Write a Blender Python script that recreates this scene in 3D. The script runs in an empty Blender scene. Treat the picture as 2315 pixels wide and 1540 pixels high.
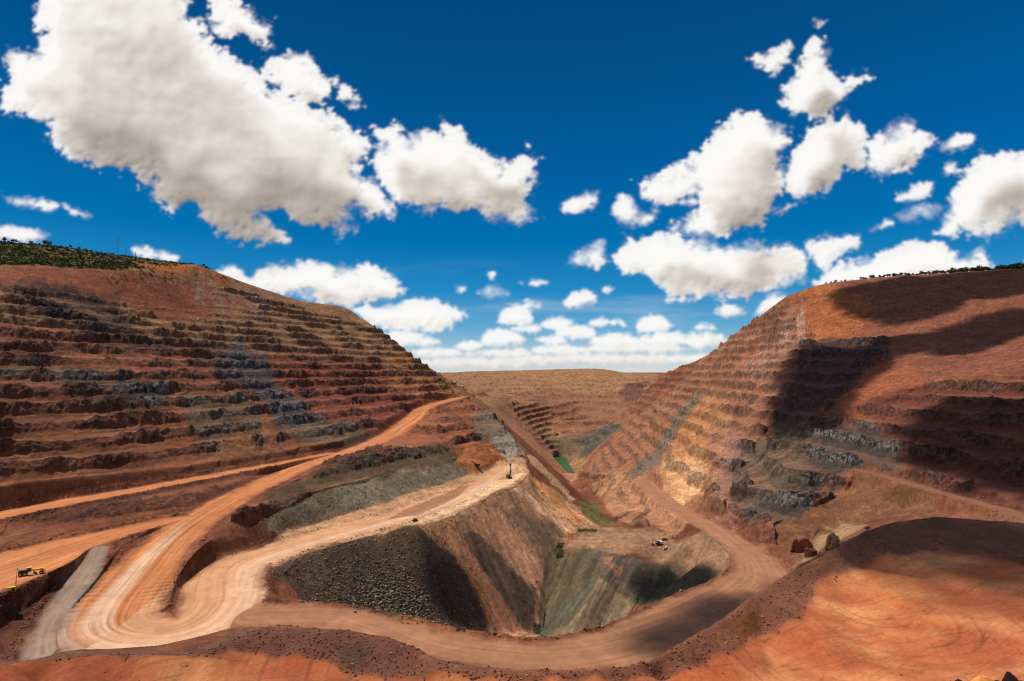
import bpy, math, random
import numpy as np
from mathutils import Vector, Matrix
from mathutils.geometry import delaunay_2d_cdt

# ------------------------------------------------------------------ camera
F, CX, CY, VH = 1286.0, 1157.5, 770.0, 842.0          # photograph pixels
PITCH = math.atan((VH - CY) / F)
scene = bpy.context.scene
cam_data = bpy.data.cameras.new('camera')
cam = bpy.data.objects.new('camera', cam_data)
scene.collection.objects.link(cam)
cam_data.sensor_width = 36.0
cam_data.lens = 36.0 * F / 2315.0
cam_data.clip_start = 0.5
cam_data.clip_end = 90000.0
cam.rotation_euler = (math.pi / 2 + PITCH, 0, 0)
scene.camera = cam

# ------------------------------------------------------------------ light
SUN = Vector((-0.40, 0.16, 0.90)).normalized()
SUN_EL = math.asin(SUN.z)
SUN_AZ = math.atan2(SUN.x, SUN.y)                      # from +y towards +x
world = bpy.data.worlds.new('World')
scene.world = world
world.use_nodes = True
wn = world.node_tree
wn.nodes.clear()
w_out = wn.nodes.new('ShaderNodeOutputWorld')
w_bg = wn.nodes.new('ShaderNodeBackground')
w_sky = wn.nodes.new('ShaderNodeTexSky')
w_sky.sky_type = 'NISHITA'
w_sky.sun_disc = False
w_sky.sun_elevation = SUN_EL
w_sky.sun_rotation = SUN_AZ
w_sky.altitude = 300
w_bg.inputs['Strength'].default_value = 0.105
wn.links.new(w_sky.outputs['Color'], w_bg.inputs['Color'])
wn.links.new(w_bg.outputs['Background'], w_out.inputs['Surface'])

sun_data = bpy.data.lights.new('sun', 'SUN')
sun_data.energy = 4.4
sun_data.angle = math.radians(0.6)
sun_data.color = (1.0, 0.945, 0.86)
sun = bpy.data.objects.new('sun', sun_data)
sun.rotation_euler = SUN.to_track_quat('Z', 'Y').to_euler()
scene.collection.objects.link(sun)

scene.view_settings.view_transform = 'Standard'
scene.view_settings.look = 'None'
scene.view_settings.exposure = 0.0
scene.view_settings.gamma = 1.0
scene.render.engine = 'CYCLES'
scene.cycles.use_denoising = True
scene.cycles.filter_width = 1.05
scene.cycles.max_bounces = 6
scene.cycles.diffuse_bounces = 3

rng = np.random.default_rng(7)
random.seed(7)
C = scene.collection


# ------------------------------------------------------------------ helpers
def tag(o, label=None, cat=None, group=None, kind=None):
    if label: o['label'] = label
    if cat: o['category'] = cat
    if group: o['group'] = group
    if kind: o['kind'] = kind
    return o


def ray(u, v):
    """pixel of the photograph -> (x/y, z/y) of the sight line"""
    a, b = (u - CX) / F, (CY - v) / F
    y = math.cos(PITCH) - b * math.sin(PITCH)
    z = math.sin(PITCH) + b * math.cos(PITCH)
    return a / y, z / y


def PY(u, v, Y):
    t, s = ray(u, v)
    return (t * Y, Y, s * Y)


def PZ(u, v, z):
    t, s = ray(u, v)
    Y = z / s
    return (t * Y, Y, z)


from concurrent.futures import ThreadPoolExecutor
POOL = ThreadPoolExecutor(8)
_r = np.random.default_rng(99)
G2 = _r.uniform(-1, 1, (2, 512 * 512)).astype(np.float32)
G3 = _r.uniform(-1, 1, (3, 64 * 64 * 64)).astype(np.float32)


def _n2(x, y, seed):
    ix, iy = np.floor(x), np.floor(y)
    fx, fy = (x - ix).astype(np.float32), (y - iy).astype(np.float32)
    ux, uy = (f * f * f * (f * (f * 6 - 15) + 10) for f in (fx, fy))
    ix = ix.astype(np.int64) + seed * 37; iy = iy.astype(np.int64) + seed * 101
    r = 0.0
    for dx in (0, 1):
        wx = ux if dx else 1 - ux
        for dy in (0, 1):
            wy = uy if dy else 1 - uy
            h = (((ix + dx) & 511) << 9) | ((iy + dy) & 511)
            r = r + wx * wy * (G2[0][h] * (fx - dx) + G2[1][h] * (fy - dy))
    return r * 1.5


def _n3(x, y, z, seed):
    ix, iy, iz = np.floor(x), np.floor(y), np.floor(z)
    fx, fy, fz = (x - ix).astype(np.float32), (y - iy).astype(np.float32), (z - iz).astype(np.float32)
    ux, uy, uz = (f * f * f * (f * (f * 6 - 15) + 10) for f in (fx, fy, fz))
    ix = ix.astype(np.int64) + seed * 7; iy = iy.astype(np.int64) + seed * 13; iz = iz.astype(np.int64) + seed * 29
    r = 0.0
    for dx in (0, 1):
        wx = ux if dx else 1 - ux
        for dy in (0, 1):
            wy = uy if dy else 1 - uy
            for dz in (0, 1):
                h = (((ix + dx) & 63) << 12) | (((iy + dy) & 63) << 6) | ((iz + dz) & 63)
                wz = uz if dz else 1 - uz
                r = r + wx * wy * wz * (G3[0][h] * (fx - dx) + G3[1][h] * (fy - dy) + G3[2][h] * (fz - dz))
    return r * 1.3


def _par(fn, arrs, seed):
    arrs = [np.asarray(a, dtype=np.float64) for a in arrs]
    if any(a.shape != arrs[0].shape for a in arrs): arrs = [np.array(a) for a in np.broadcast_arrays(*arrs)]
    if arrs[0].size < 60000: return fn(*arrs, seed)
    sh = arrs[0].shape
    parts = [np.array_split(a.ravel(), 24) for a in arrs]
    return np.concatenate(list(POOL.map(lambda p: fn(*p, seed), zip(*parts)))).reshape(sh)


def noise2(x, y, seed=0): return _par(_n2, (x, y), seed)


def noise3(x, y, z, seed=0): return _par(_n3, (x, y, z), seed)


def fbm2(x, y, octv=4, seed=0, gain=0.5, ridged=False):
    a, r, tot = 1.0, 0.0, 0.0
    for i in range(octv):
        n = noise2(x, y, seed + i * 17)
        if ridged: n = 1 - 2 * np.abs(n)
        r = r + a * n
        tot += a
        a *= gain
        x, y = x * 2.03 + 11.3, y * 2.03 - 7.7
    return r / tot


def fbm3(x, y, z, octv=4, seed=0, gain=0.5, ridged=False):
    a, r, tot = 1.0, 0.0, 0.0
    for i in range(octv):
        n = noise3(x, y, z, seed + i * 17)
        if ridged: n = 1 - 2 * np.abs(n)
        r = r + a * n
        tot += a
        a *= gain
        x, y, z = x * 2.03 + 11.3, y * 2.03 - 7.7, z * 2.03 + 3.1
    return r / tot


def sstep(a, b, x):
    k = np.clip((x - a) / (b - a), 0, 1)
    return k * k * (3 - 2 * k)


def blur(a, s, axis):
    n = int(3 * s + 1)
    k = np.exp(-0.5 * (np.arange(-n, n + 1) / s) ** 2)
    k /= k.sum()
    pad = [(0, 0), (0, 0)]
    pad[axis] = (n, n)
    b = np.pad(a, pad, mode='edge')
    out = np.zeros_like(a)
    for i, w in enumerate(k):
        sl = [slice(None), slice(None)]
        sl[axis] = slice(i, i + a.shape[axis])
        out += w * b[tuple(sl)]
    return out


# ------------------------------------------------------------------ survey of the pit (control lines)
pts = []


def line(mode, P, step=14):
    """densified survey line; P = (u, v, z) or (u, v, Y)"""
    W = [PZ(*p) if mode == 'z' else (PY(*p) if mode == 'y' else p) for p in P]
    out = []
    for i in range(len(W) - 1):
        a, b = np.array(W[i]), np.array(W[i + 1])
        d = np.hypot(*(a - b)[:2])
        n = max(1, int(d / max(3.0, 0.035 * min(a[1], b[1]) )))
        for k in range(n):
            out.append(tuple(a + (b - a) * k / n))
    out.append(W[-1])
    pts.extend(out)
    return out


def dots(mode, P):
    pts.extend([PZ(*p) if mode == 'z' else (PY(*p) if mode == 'y' else p) for p in P])


# the bench just below the viewpoint, with its windrow
NC = [(-250, 1500, -29), (0, 1497, -29), (90, 1482, -29.5), (250, 1474, -30), (400, 1476, -30), (480, 1458, -30),
      (560, 1418, -30), (700, 1415, -30), (800, 1420, -30), (860, 1427, -30), (940, 1458, -29.5), (1000, 1492, -29),
      (1080, 1506, -29), (1250, 1514, -29), (1400, 1500, -29), (1500, 1470, -29), (1620, 1400, -29), (1740, 1312, -29),
      (1850, 1254, -28.5), (1960, 1193, -28), (2030, 1170, -28), (2120, 1161, -28.5), (2315, 1178, -30), (2600, 1200, -31)]
crest = line('z', NC)
for (x, y, z) in crest:
    k = 1 - 4.5 / y
    pts.append((x * k, y * k, -31.6 if x < 12 else z - .9))
    k = 1 + 9 / y
    pts.append((x * k, y * k, z - 9))
dots('z', [(u, 1545, -31.8) for u in range(-250, 1300, 170)] + [(1500, 1540, -31.8), (1750, 1540, -32), (2000, 1540, -32),
     (2250, 1540, -32), (2500, 1540, -32), (1720, 1440, -31.6), (1900, 1360, -31.6), (1980, 1290, -31.4), (2100, 1240, -30.5),
     (2200, 1330, -31), (2315, 1250, -30), (2400, 1400, -31), (2550, 1300, -30)])
for x in (-130, -80, -40, 0, 40, 80, 130):
    dots('x', [(x, 1, -2.2), (x, 6, -5), (x, 36, -32.5)])
dots('x', [(9.5, 13.5, -7.45), (11.5, 14.4, -7.75), (13.5, 13.8, -7.45), (12, 16.5, -9.6), (8, 16, -10), (15.5, 16, -9.6), (11.5, 12.4, -6.9), (7, 10, -8)])
# ground hidden below that bench
for u in range(-250, 620, 120): dots('y', [(u, 1640, 110), (u, 1560, 160)])
for u in range(640, 1500, 120): dots('y', [(u, 1640, 110), (u, 1640, 160)])
for u in range(1520, 2600, 120): dots('y', [(u, 1560 if u < 1800 else 1460, 150), (u, 1530 if u < 1800 else 1360, 220)])
# roads: lines with half width
R1 = [(575, 1392, -106.0, 14), (680, 1392, -107, 12), (780, 1402, -107.7, 12), (900, 1432, -108.5, 12), (1050, 1468, -109, 12), (1240, 1484, -109.5, 12),
      (1400, 1462, -110.5, 16), (1520, 1425, -112, 21), (1640, 1372, -114, 24), (1715, 1322, -117, 20), (1712, 1272, -119, 15),
      (1655, 1222, -122, 12), (1590, 1183, -125, 12), (1520, 1142, -129, 12), (1455, 1088, -133, 12)]
RB = [(1049, 897, -43, 7), (1005, 908, -47, 10), (959, 923, -54, 12), (936, 945, -64, 14), (893, 977, -72, 14), (838, 1004, -77, 12), (769, 1028, -79, 11),
      (700, 1048, -81, 11), (600, 1092, -84, 12), (520, 1132, -87, 13), (440, 1180, -91, 14), (395, 1218, -94, 15),
      (345, 1265, -97, 16), (300, 1318, -101, 17), (262, 1368, -104, 19), (245, 1412, -106, 20), (290, 1434, -107, 20),
      (385, 1432, -107, 19), (460, 1405, -106.5, 18), (500, 1360, -105.8, 18), (510, 1312, -105, 18), (545, 1274, -105, 16),
      (640, 1240, -104.5, 14), (760, 1205, -104.5, 14), (900, 1168, -104.5, 15), (1000, 1132, -104, 15), (1090, 1090, -102.5, 13),
      (1150, 1052, -100, 10)]
RA = [(-250, 1215, -87, 12), (0, 1166, -84.5, 12), (150, 1136, -82, 12), (320, 1106, -79.5, 10), (500, 1072, -78, 8), (640, 1046, -78, 7),
      (745, 1026, -78.5, 7)]
RC = [(455, 1168, -90.5, 8), (380, 1178, -91, 9), (300, 1196, -91.5, 11), (150, 1236, -92, 18), (50, 1270, -92.5, 25), (-60, 1308, -93, 28), (-250, 1380, -94, 28)]
RE = [(218, 1238, -92.5, 6), (182, 1310, -99, 6.5), (140, 1370, -103, 6.5), (108, 1430, -107, 6.5), (96, 1480, -109, 7)]
RD = [(1930, 1062, -81, 5), (1960, 1068, -81, 6), (2050, 1092, -80, 6), (2150, 1120, -79, 7), (2315, 1166, -78, 7), (2600, 1235, -78, 7)]
ROADS = []
for name, R in (('R1', R1), ('RB', RB), ('RA', RA), ('RC', RC), ('RE', RE), ('RD', RD)):
    line('z', [p[:3] for p in R])
    ROADS.append((name, [PZ(*p[:3]) + (p[3],) for p in R]))
# outer edge of the middle road above the deep pit
line('z', [(600, 1352, -105), (650, 1350, -106.5), (760, 1372, -107), (900, 1390, -107.3), (1000, 1418, -108), (1100, 1440, -108.5),
           (1240, 1453, -109), (1300, 1438, -110), (1400, 1424, -111), (1500, 1374, -113), (1580, 1345, -115), (1640, 1302, -119),
           (1650, 1268, -121), (1600, 1228, -124), (1540, 1190, -127)])
for u, v in ((720, 1430), (860, 1440), (1000, 1470), (1120, 1500), (1240, 1510), (1360, 1490)):
    dots('y', [(u, v, 285)])
dots('z', [(1470, 1440, -140), (1560, 1400, -140)])
# terrace running to the drill, and the dump faces below it
line('z', [(596, 1330, -105), (592, 1308, -104.6), (620, 1285, -104.6), (700, 1252, -104.6), (800, 1222, -104.6), (940, 1188, -104.6),
           (1040, 1153, -104), (1120, 1114, -103), (1165, 1100, -102), (1198, 1076, -101), (1180, 1046, -99), (1190, 1031, -95)])
line('z', [(545, 1240, -103), (620, 1210, -103.2), (700, 1186, -103.6), (870, 1141, -103.2), (1062, 1073, -101)])
line('z', [(600, 1178, -93), (700, 1130, -90), (850, 1082, -88), (1028, 1040, -87)])
line('z', [(560, 1160, -87), (650, 1106, -84), (750, 1062, -80.5), (860, 1030, -78), (980, 1000, -76)])
dots('z', [(1000, 960, -64), (1080, 965, -70), (1060, 1010, -85), (1120, 1020, -94)])
dots('z', [(690, 1362, -121), (850, 1384, -135), (1000, 1409, -149), (1110, 1433, -166)])
dots('z', [(1190, 1435, -178), (1215, 1440, -180), (1236, 1400, -176), (1240, 1330, -165), (1250, 1280, -155), (1262, 1243, -147),
           (1280, 1204, -142)])
line('z', [(1300, 1200, -141), (1390, 1192, -144), (1450, 1202, -140), (1560, 1217, -136)])
dots('z', [(1330, 1248, -143), (1400, 1262, -144), (1450, 1238, -141), (1520, 1232, -139), (1585, 1255, -135), (1480, 1284, -150),
           (1540, 1325, -158), (1595, 1298, -147), (1480, 1335, -162), (1560, 1285, -145), (1305, 1434, -171.5), (1290, 1262, -147), (1320, 1300, -149.5), (1315, 1350, -157), (1310, 1400, -165)])
line('z', [(1400, 1290, -151), (1432, 1335, -158), (1442, 1378, -164), (1405, 1413, -172)])
# island inside the hairpin
dots('z', [(385, 1385, -106), (400, 1340, -99), (420, 1290, -96), (455, 1240, -95), (480, 1205, -93)])
# far left lower ground
dots('z', [(-100, 1410, -103), (0, 1375, -101), (0, 1440, -107), (60, 1400, -105), (110, 1330, -98.5), (150, 1290, -96.5), (-250, 1480, -108), (-100, 1470, -108),
           (230, 1300, -99.5), (190, 1370, -104)])
# east edge of the left spur
line('y', [(1049, 899, 1000), (1110, 932, 900), (1150, 985, 760), (1172, 1012, 690)])
# left wall
line('y', [(-250, 520, 640), (0, 545, 700), (200, 568, 780), (460, 602, 900), (560, 640, 960), (680, 681, 1050), (780, 691, 1130),
           (860, 742, 1120), (930, 802, 1080), (980, 852, 1050), (1012, 877, 1030)])
line('y', [(-250, 580, 560), (0, 602, 610), (270, 614, 710), (420, 610, 850)])
line('y', [(-250, 640, 500), (0, 655, 540), (250, 690, 640), (420, 705, 760), (560, 700, 860)])
line('y', [(-250, 880, 390), (0, 880, 410), (250, 880, 480), (450, 880, 560), (650, 880, 700), (800, 880, 820)])
for u, v, Y in ((-250, 520, 640), (0, 545, 700), (200, 568, 780), (460, 602, 900), (560, 640, 960), (680, 681, 1050), (780, 691, 1130)):
    x, y, z = PY(u, v, Y)
    dots('x', [(x * 1.35, y * 1.35, z + 4), (x * 2.2, y * 2.2, z - 60), (x * 4, y * 4, 0)])
for u, v, Y in ((860, 742, 1120), (930, 802, 1080), (980, 852, 1050)):
    x, y, z = PY(u, v, Y)
    dots('x', [(x * 1.2, y * 1.2, z - 30), (x * 1.6, y * 1.6, z - 110)])
# far basin and hill
line('y', [(700, 856, 3400), (850, 852, 3300), (985, 847, 3200), (1050, 839, 3150), (1130, 838, 3150), (1230, 835, 3150), (1340, 832, 3150), (1375, 835, 3150), (1410, 841, 3150),
           (1470, 850, 3200), (1600, 856, 3300), (1800, 856, 3300)])
for x in (-5000, -2000, 0, 2000, 5000):
    dots('x', [(x, 4200, -75), (x * 3, 16500, -330)])
dots('y', [(1000, 872, 2600), (1100, 868, 2500), (1250, 868, 2500), (1400, 868, 2500), (1470, 866, 2200), (1060, 895, 1900),
           (1130, 905, 1700), (1300, 905, 2000), (1420, 900, 1900), (1120, 918, 1250), (1185, 912, 1500), (1240, 915, 1650), (1235, 955, 1500), (1320, 960, 1620), (1400, 940, 1550),
           (1240, 1005, 1370), (1330, 1005, 1380), (1480, 900, 1420), (1500, 862, 1500)])
line('y', [(1112, 921, 1150), (1160, 965, 1080), (1200, 1002, 1010), (1243, 1048, 960), (1282, 1090, 900), (1300, 1114, 850)])
LAKE_Z = -199.0
lake_px = [(1251, 1036), (1262, 1033), (1279, 1036), (1289, 1055), (1303, 1077), (1292, 1079), (1275, 1063)]
lake_w = [PZ(u, v, LAKE_Z) for u, v in lake_px]
line('x', lake_w + [lake_w[0]])
dots('x', [(sum(p[0] for p in lake_w) / 7, sum(p[1] for p in lake_w) / 7, -204)])
# valley floor
dots('z', [(1306, 1092, -192), (1315, 1120, -174), (1345, 1150, -160), (1390, 1178, -148), (1225, 1140, -125), (1245, 1110, -128)])
dots('z', [(1360, 1100, -165), (1400, 1130, -150), (1440, 1160, -143), (1390, 1065, -150), (1440, 1068, -138)])
# right wall
line('z', [(1470, 1082, -129), (1545, 1130, -126), (1620, 1172, -121), (1700, 1226, -117), (1775, 1282, -116)])
SKR = [(1480, 848, 1500), (1520, 832, 1450), (1560, 824, 1400), (1600, 805, 1300), (1650, 762, 1180), (1700, 727, 1120), (1780, 665, 1060), (1830, 643, 1020),
       (1900, 632, 1000), (2100, 618, 950), (2315, 605, 900), (2600, 590, 850)]
line('y', SKR)
for u, v, Y in SKR:
    x, y, z = PY(u, v, Y)
    dots('x', [(x * 1.35, y * 1.35, z + (2 if z > 120 else -25)), (x * 2.2, y * 2.2, z - 60), (x * 4, y * 4, 0)])
dots('y', [(1400, 1000, 1120), (1460, 960, 1150), (1500, 950, 1060), (1600, 880, 1060), (1530, 900, 1200), (1500, 1020, 860), (1440, 1040, 900)])
line('y', [(1640, 900, 880), (1700, 870, 830), (1760, 850, 790), (1900, 835, 700), (2100, 855, 600), (2315, 862, 520), (2600, 865, 470)])
line('y', [(1780, 760, 930), (1900, 745, 860), (2100, 742, 780), (2315, 742, 720), (2600, 740, 660)])
dots('y', [(1600, 1000, 720), (1700, 1000, 640), (1800, 1000, 600), (1650, 1100, 500), (1760, 1100, 480)])
dots('z', [(1830, 1238, -121), (1900, 1192, -112), (1870, 1140, -104), (1800, 1180, -110), (1940, 1110, -95), (2050, 1150, -95)])

# ------------------------------------------------------------------ plan grid of the base surface
NT, NYR = 760, 2600
T0, T1 = -1.12, 1.12
Y0, Y1 = 3.0, 16000.0
tg = np.linspace(T0, T1, NT)
ly = np.linspace(math.log(Y0), math.log(Y1), NYR)
yg = np.exp(ly)
for t in np.linspace(T0 * 1.1, T1 * 1.1, 9):
    pts.append((t * 1.0, 1.0, -2.2))
    pts.append((t * 17000, 17000, -340))
# de-duplicate close points
keep, seen = [], {}
for p in pts:
    sc_ = max(1.2, 0.012 * p[1])
    key = (round(p[0] / sc_), round(math.log(max(p[1], .5)) / 0.012))
    if key in seen: continue
    seen[key] = 1
    keep.append(p)
pw = np.array(keep)
res = delaunay_2d_cdt([Vector((p[0], p[1])) for p in keep], [], [], 0, 1e-6)
vco, _, tri, orig = res[0], res[1], res[2], res[3]
zz = np.array([keep[o[0]][2] for o in orig])
vx = np.array([v.x for v in vco]); vy = np.array([v.y for v in vco])
base = np.full((NYR, NT), -60.0)
for f in tri:
    a, b, c = f[:3]
    X = vx[[a, b, c]]; Y = vy[[a, b, c]]; Z = zz[[a, b, c]]
    det = (X[1] - X[0]) * (Y[2] - Y[0]) - (X[2] - X[0]) * (Y[1] - Y[0])
    if abs(det) < 1e-9: continue
    r0 = max(0, int(np.searchsorted(yg, Y.min())) - 1); r1 = min(NYR, int(np.searchsorted(yg, Y.max())) + 1)
    if r1 <= r0: continue
    tt = X / np.maximum(Y, 0.5)
    c0 = max(0, int((tt.min() - T0) / (T1 - T0) * (NT - 1)) - 1) if Y.min() > 2 else 0
    c1 = min(NT, int((tt.max() - T0) / (T1 - T0) * (NT - 1)) + 3) if Y.min() > 2 else NT
    if c1 <= c0: continue
    gy = yg[r0:r1, None]
    gx = tg[None, c0:c1] * gy
    l1 = ((gx - X[0]) * (Y[2] - Y[0]) - (X[2] - X[0]) * (gy - Y[0])) / det
    l2 = ((X[1] - X[0]) * (gy - Y[0]) - (gx - X[0]) * (Y[1] - Y[0])) / det
    m = (l1 >= -1e-6) & (l2 >= -1e-6) & (l1 + l2 <= 1 + 1e-6)
    zt = Z[0] + l1 * (Z[1] - Z[0]) + l2 * (Z[2] - Z[0])
    sub = base[r0:r1, c0:c1]
    sub[m] = zt[m]
base = blur(blur(base, 2.0, 1), 3.0, 0)


def base_z(x, y):
    t = np.clip((x / np.maximum(y, 0.01) - T0) / (T1 - T0) * (NT - 1), 0, NT - 1.001)
    r = np.clip((np.log(np.maximum(y, Y0)) - ly[0]) / (ly[-1] - ly[0]) * (NYR - 1), 0, NYR - 1.001)
    it, ir = t.astype(int), r.astype(int)
    ft, fr = t - it, r - ir
    return ((base[ir, it] * (1 - ft) + base[ir, it + 1] * ft) * (1 - fr)
            + (base[ir + 1, it] * (1 - ft) + base[ir + 1, it + 1] * ft) * fr)


def hit(u, v, y_from=40.0):
    """first point of the ground met by a sight line"""
    t, s = ray(u, v)
    z = base_z(t * yg, yg) - s * yg
    ok = np.where((z > 0) & (yg > y_from))[0]
    if len(ok) == 0: return None
    i = ok[0]
    k = z[i - 1] / (z[i - 1] - z[i]) if z[i - 1] < 0 else 0
    Y = yg[i - 1] + k * (yg[i] - yg[i - 1])
    return (t * Y, Y)


def plan(poly, y_from=40.0):
    """outline traced on the photo -> outline in plan on the ground"""
    out = []
    n = len(poly)
    for i in range(n):
        a, b = poly[i], poly[(i + 1) % n]
        if len(a) == 3 and len(b) == 3:
            out.append(PY(*a)[:2]); continue
        if len(a) == 3: out.append(PY(*a)[:2])
        m = max(1, int(math.hypot(a[0] - b[0], a[1] - b[1]) / 25))
        for k in range(m):
            if k == 0 and len(a) == 3: continue
            h = hit(a[0] + (b[0] - a[0]) * k / m, a[1] + (b[1] - a[1]) * k / m, y_from)
            if h: out.append(h)
    return np.array(out)


def inside(poly, x, y):
    r = np.zeros(x.shape, bool)
    bb = np.where((x > poly[:, 0].min()) & (x < poly[:, 0].max()) & (y > poly[:, 1].min()) & (y < poly[:, 1].max()))
    if len(bb[0]) == 0: return r
    px, py = x[bb], y[bb]
    c = np.zeros(px.shape, bool)
    n = len(poly)
    for i in range(n):
        x0, y0 = poly[i]; x1, y1 = poly[(i + 1) % n]
        if y0 == y1: continue
        m = ((y0 > py) != (y1 > py)) & (px < (x1 - x0) * (py - y0) / (y1 - y0) + x0)
        c ^= m
    r[bb] = c
    return r


def lin(r, g, b):
    f = lambda c: (c / 255 / 12.92) if c / 255 <= .04045 else ((c / 255 + .055) / 1.055) ** 2.4
    return np.array([f(r), f(g), f(b)])


# ------------------------------------------------------------------ what lies where (geology, from the survey)
# benched ground: (outline, strength, bench height, offset)
BENCH = [
    # left wall
    ([(-250, 640, 500), (0, 650), (60, 650), (280, 690), (420, 700), (500, 650), (700, 700), (860, 745, 1150), (985, 852, 1080), (1040, 890), (950, 915), (900, 950), (760, 1005),
      (500, 1055), (250, 1100), (0, 1145), (-250, 1200, 300)], 1.0, 11.8, 2.0),
    # left spur
    ([(520, 1180), (700, 1070), (900, 985), (980, 930), (1060, 905), (1110, 930), (1150, 985), (1190, 1030), (1130, 1030), (1070, 1000), (1020, 1035), (850, 1080), (700, 1128), (560, 1190)], .95, 11.0, 1.0),
    ([(0, 1180), (320, 1120), (560, 1075), (690, 1045), (600, 1085), (440, 1160), (300, 1180), (0, 1230)], .6, 9.0, 3.0),
    ([(0, 1340), (110, 1290), (200, 1245), (130, 1350), (80, 1450), (0, 1480)], .5, 7.0, 3.0),
    # far benches
    ([(1312, 1078), (1380, 1000), (1440, 940), (1500, 905), (1470, 1000), (1460, 1060), (1400, 1062), (1340, 1095)], .75, 12.0, 2.0),
    ([(1335, 1105), (1400, 1064), (1460, 1076), (1560, 1160), (1600, 1195), (1480, 1195), (1390, 1175)], .7, 9.0, 2.0),
    ([(1000, 868), (1110, 860), (1460, 866), (1440, 930), (1380, 980), (1300, 1010), (1250, 960), (1235, 900), (1100, 900)], .55, 16.0, 3.0),
    ([(1140, 885), (1230, 880), (1250, 940), (1265, 1010), (1235, 1020), (1160, 930)], .9, 11.0, 0.0),
    ([(1400, 860), (1480, 850), (1600, 810, 1330), (1560, 900), (1440, 980), (1340, 1000), (1440, 900)], .7, 15.5, 0.0),
    # right wall, left flank
    ([(1560, 850), (1600, 805, 1330), (1700, 727, 1150), (1790, 680), (1800, 740), (1860, 770), (2000, 770), (2010, 810), (1900, 900), (1850, 950), (1740, 950), (1640, 1140), (1700, 1215), (1560, 1130), (1480, 1060),
      (1440, 1000), (1500, 900)], 1.0, 15.5, 4.0),
    # right wall, lower right
    ([(1700, 1215), (1640, 1130), (1740, 1010), (1850, 950), (1920, 915), (2060, 890), (2110, 860), (2315, 850), (2600, 850, 480), (2600, 1220, 330), (2315, 1160), (1960, 1062), (1900, 1150), (1800, 1250)], 1.0, 12.5, 1.0),
]
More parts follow.
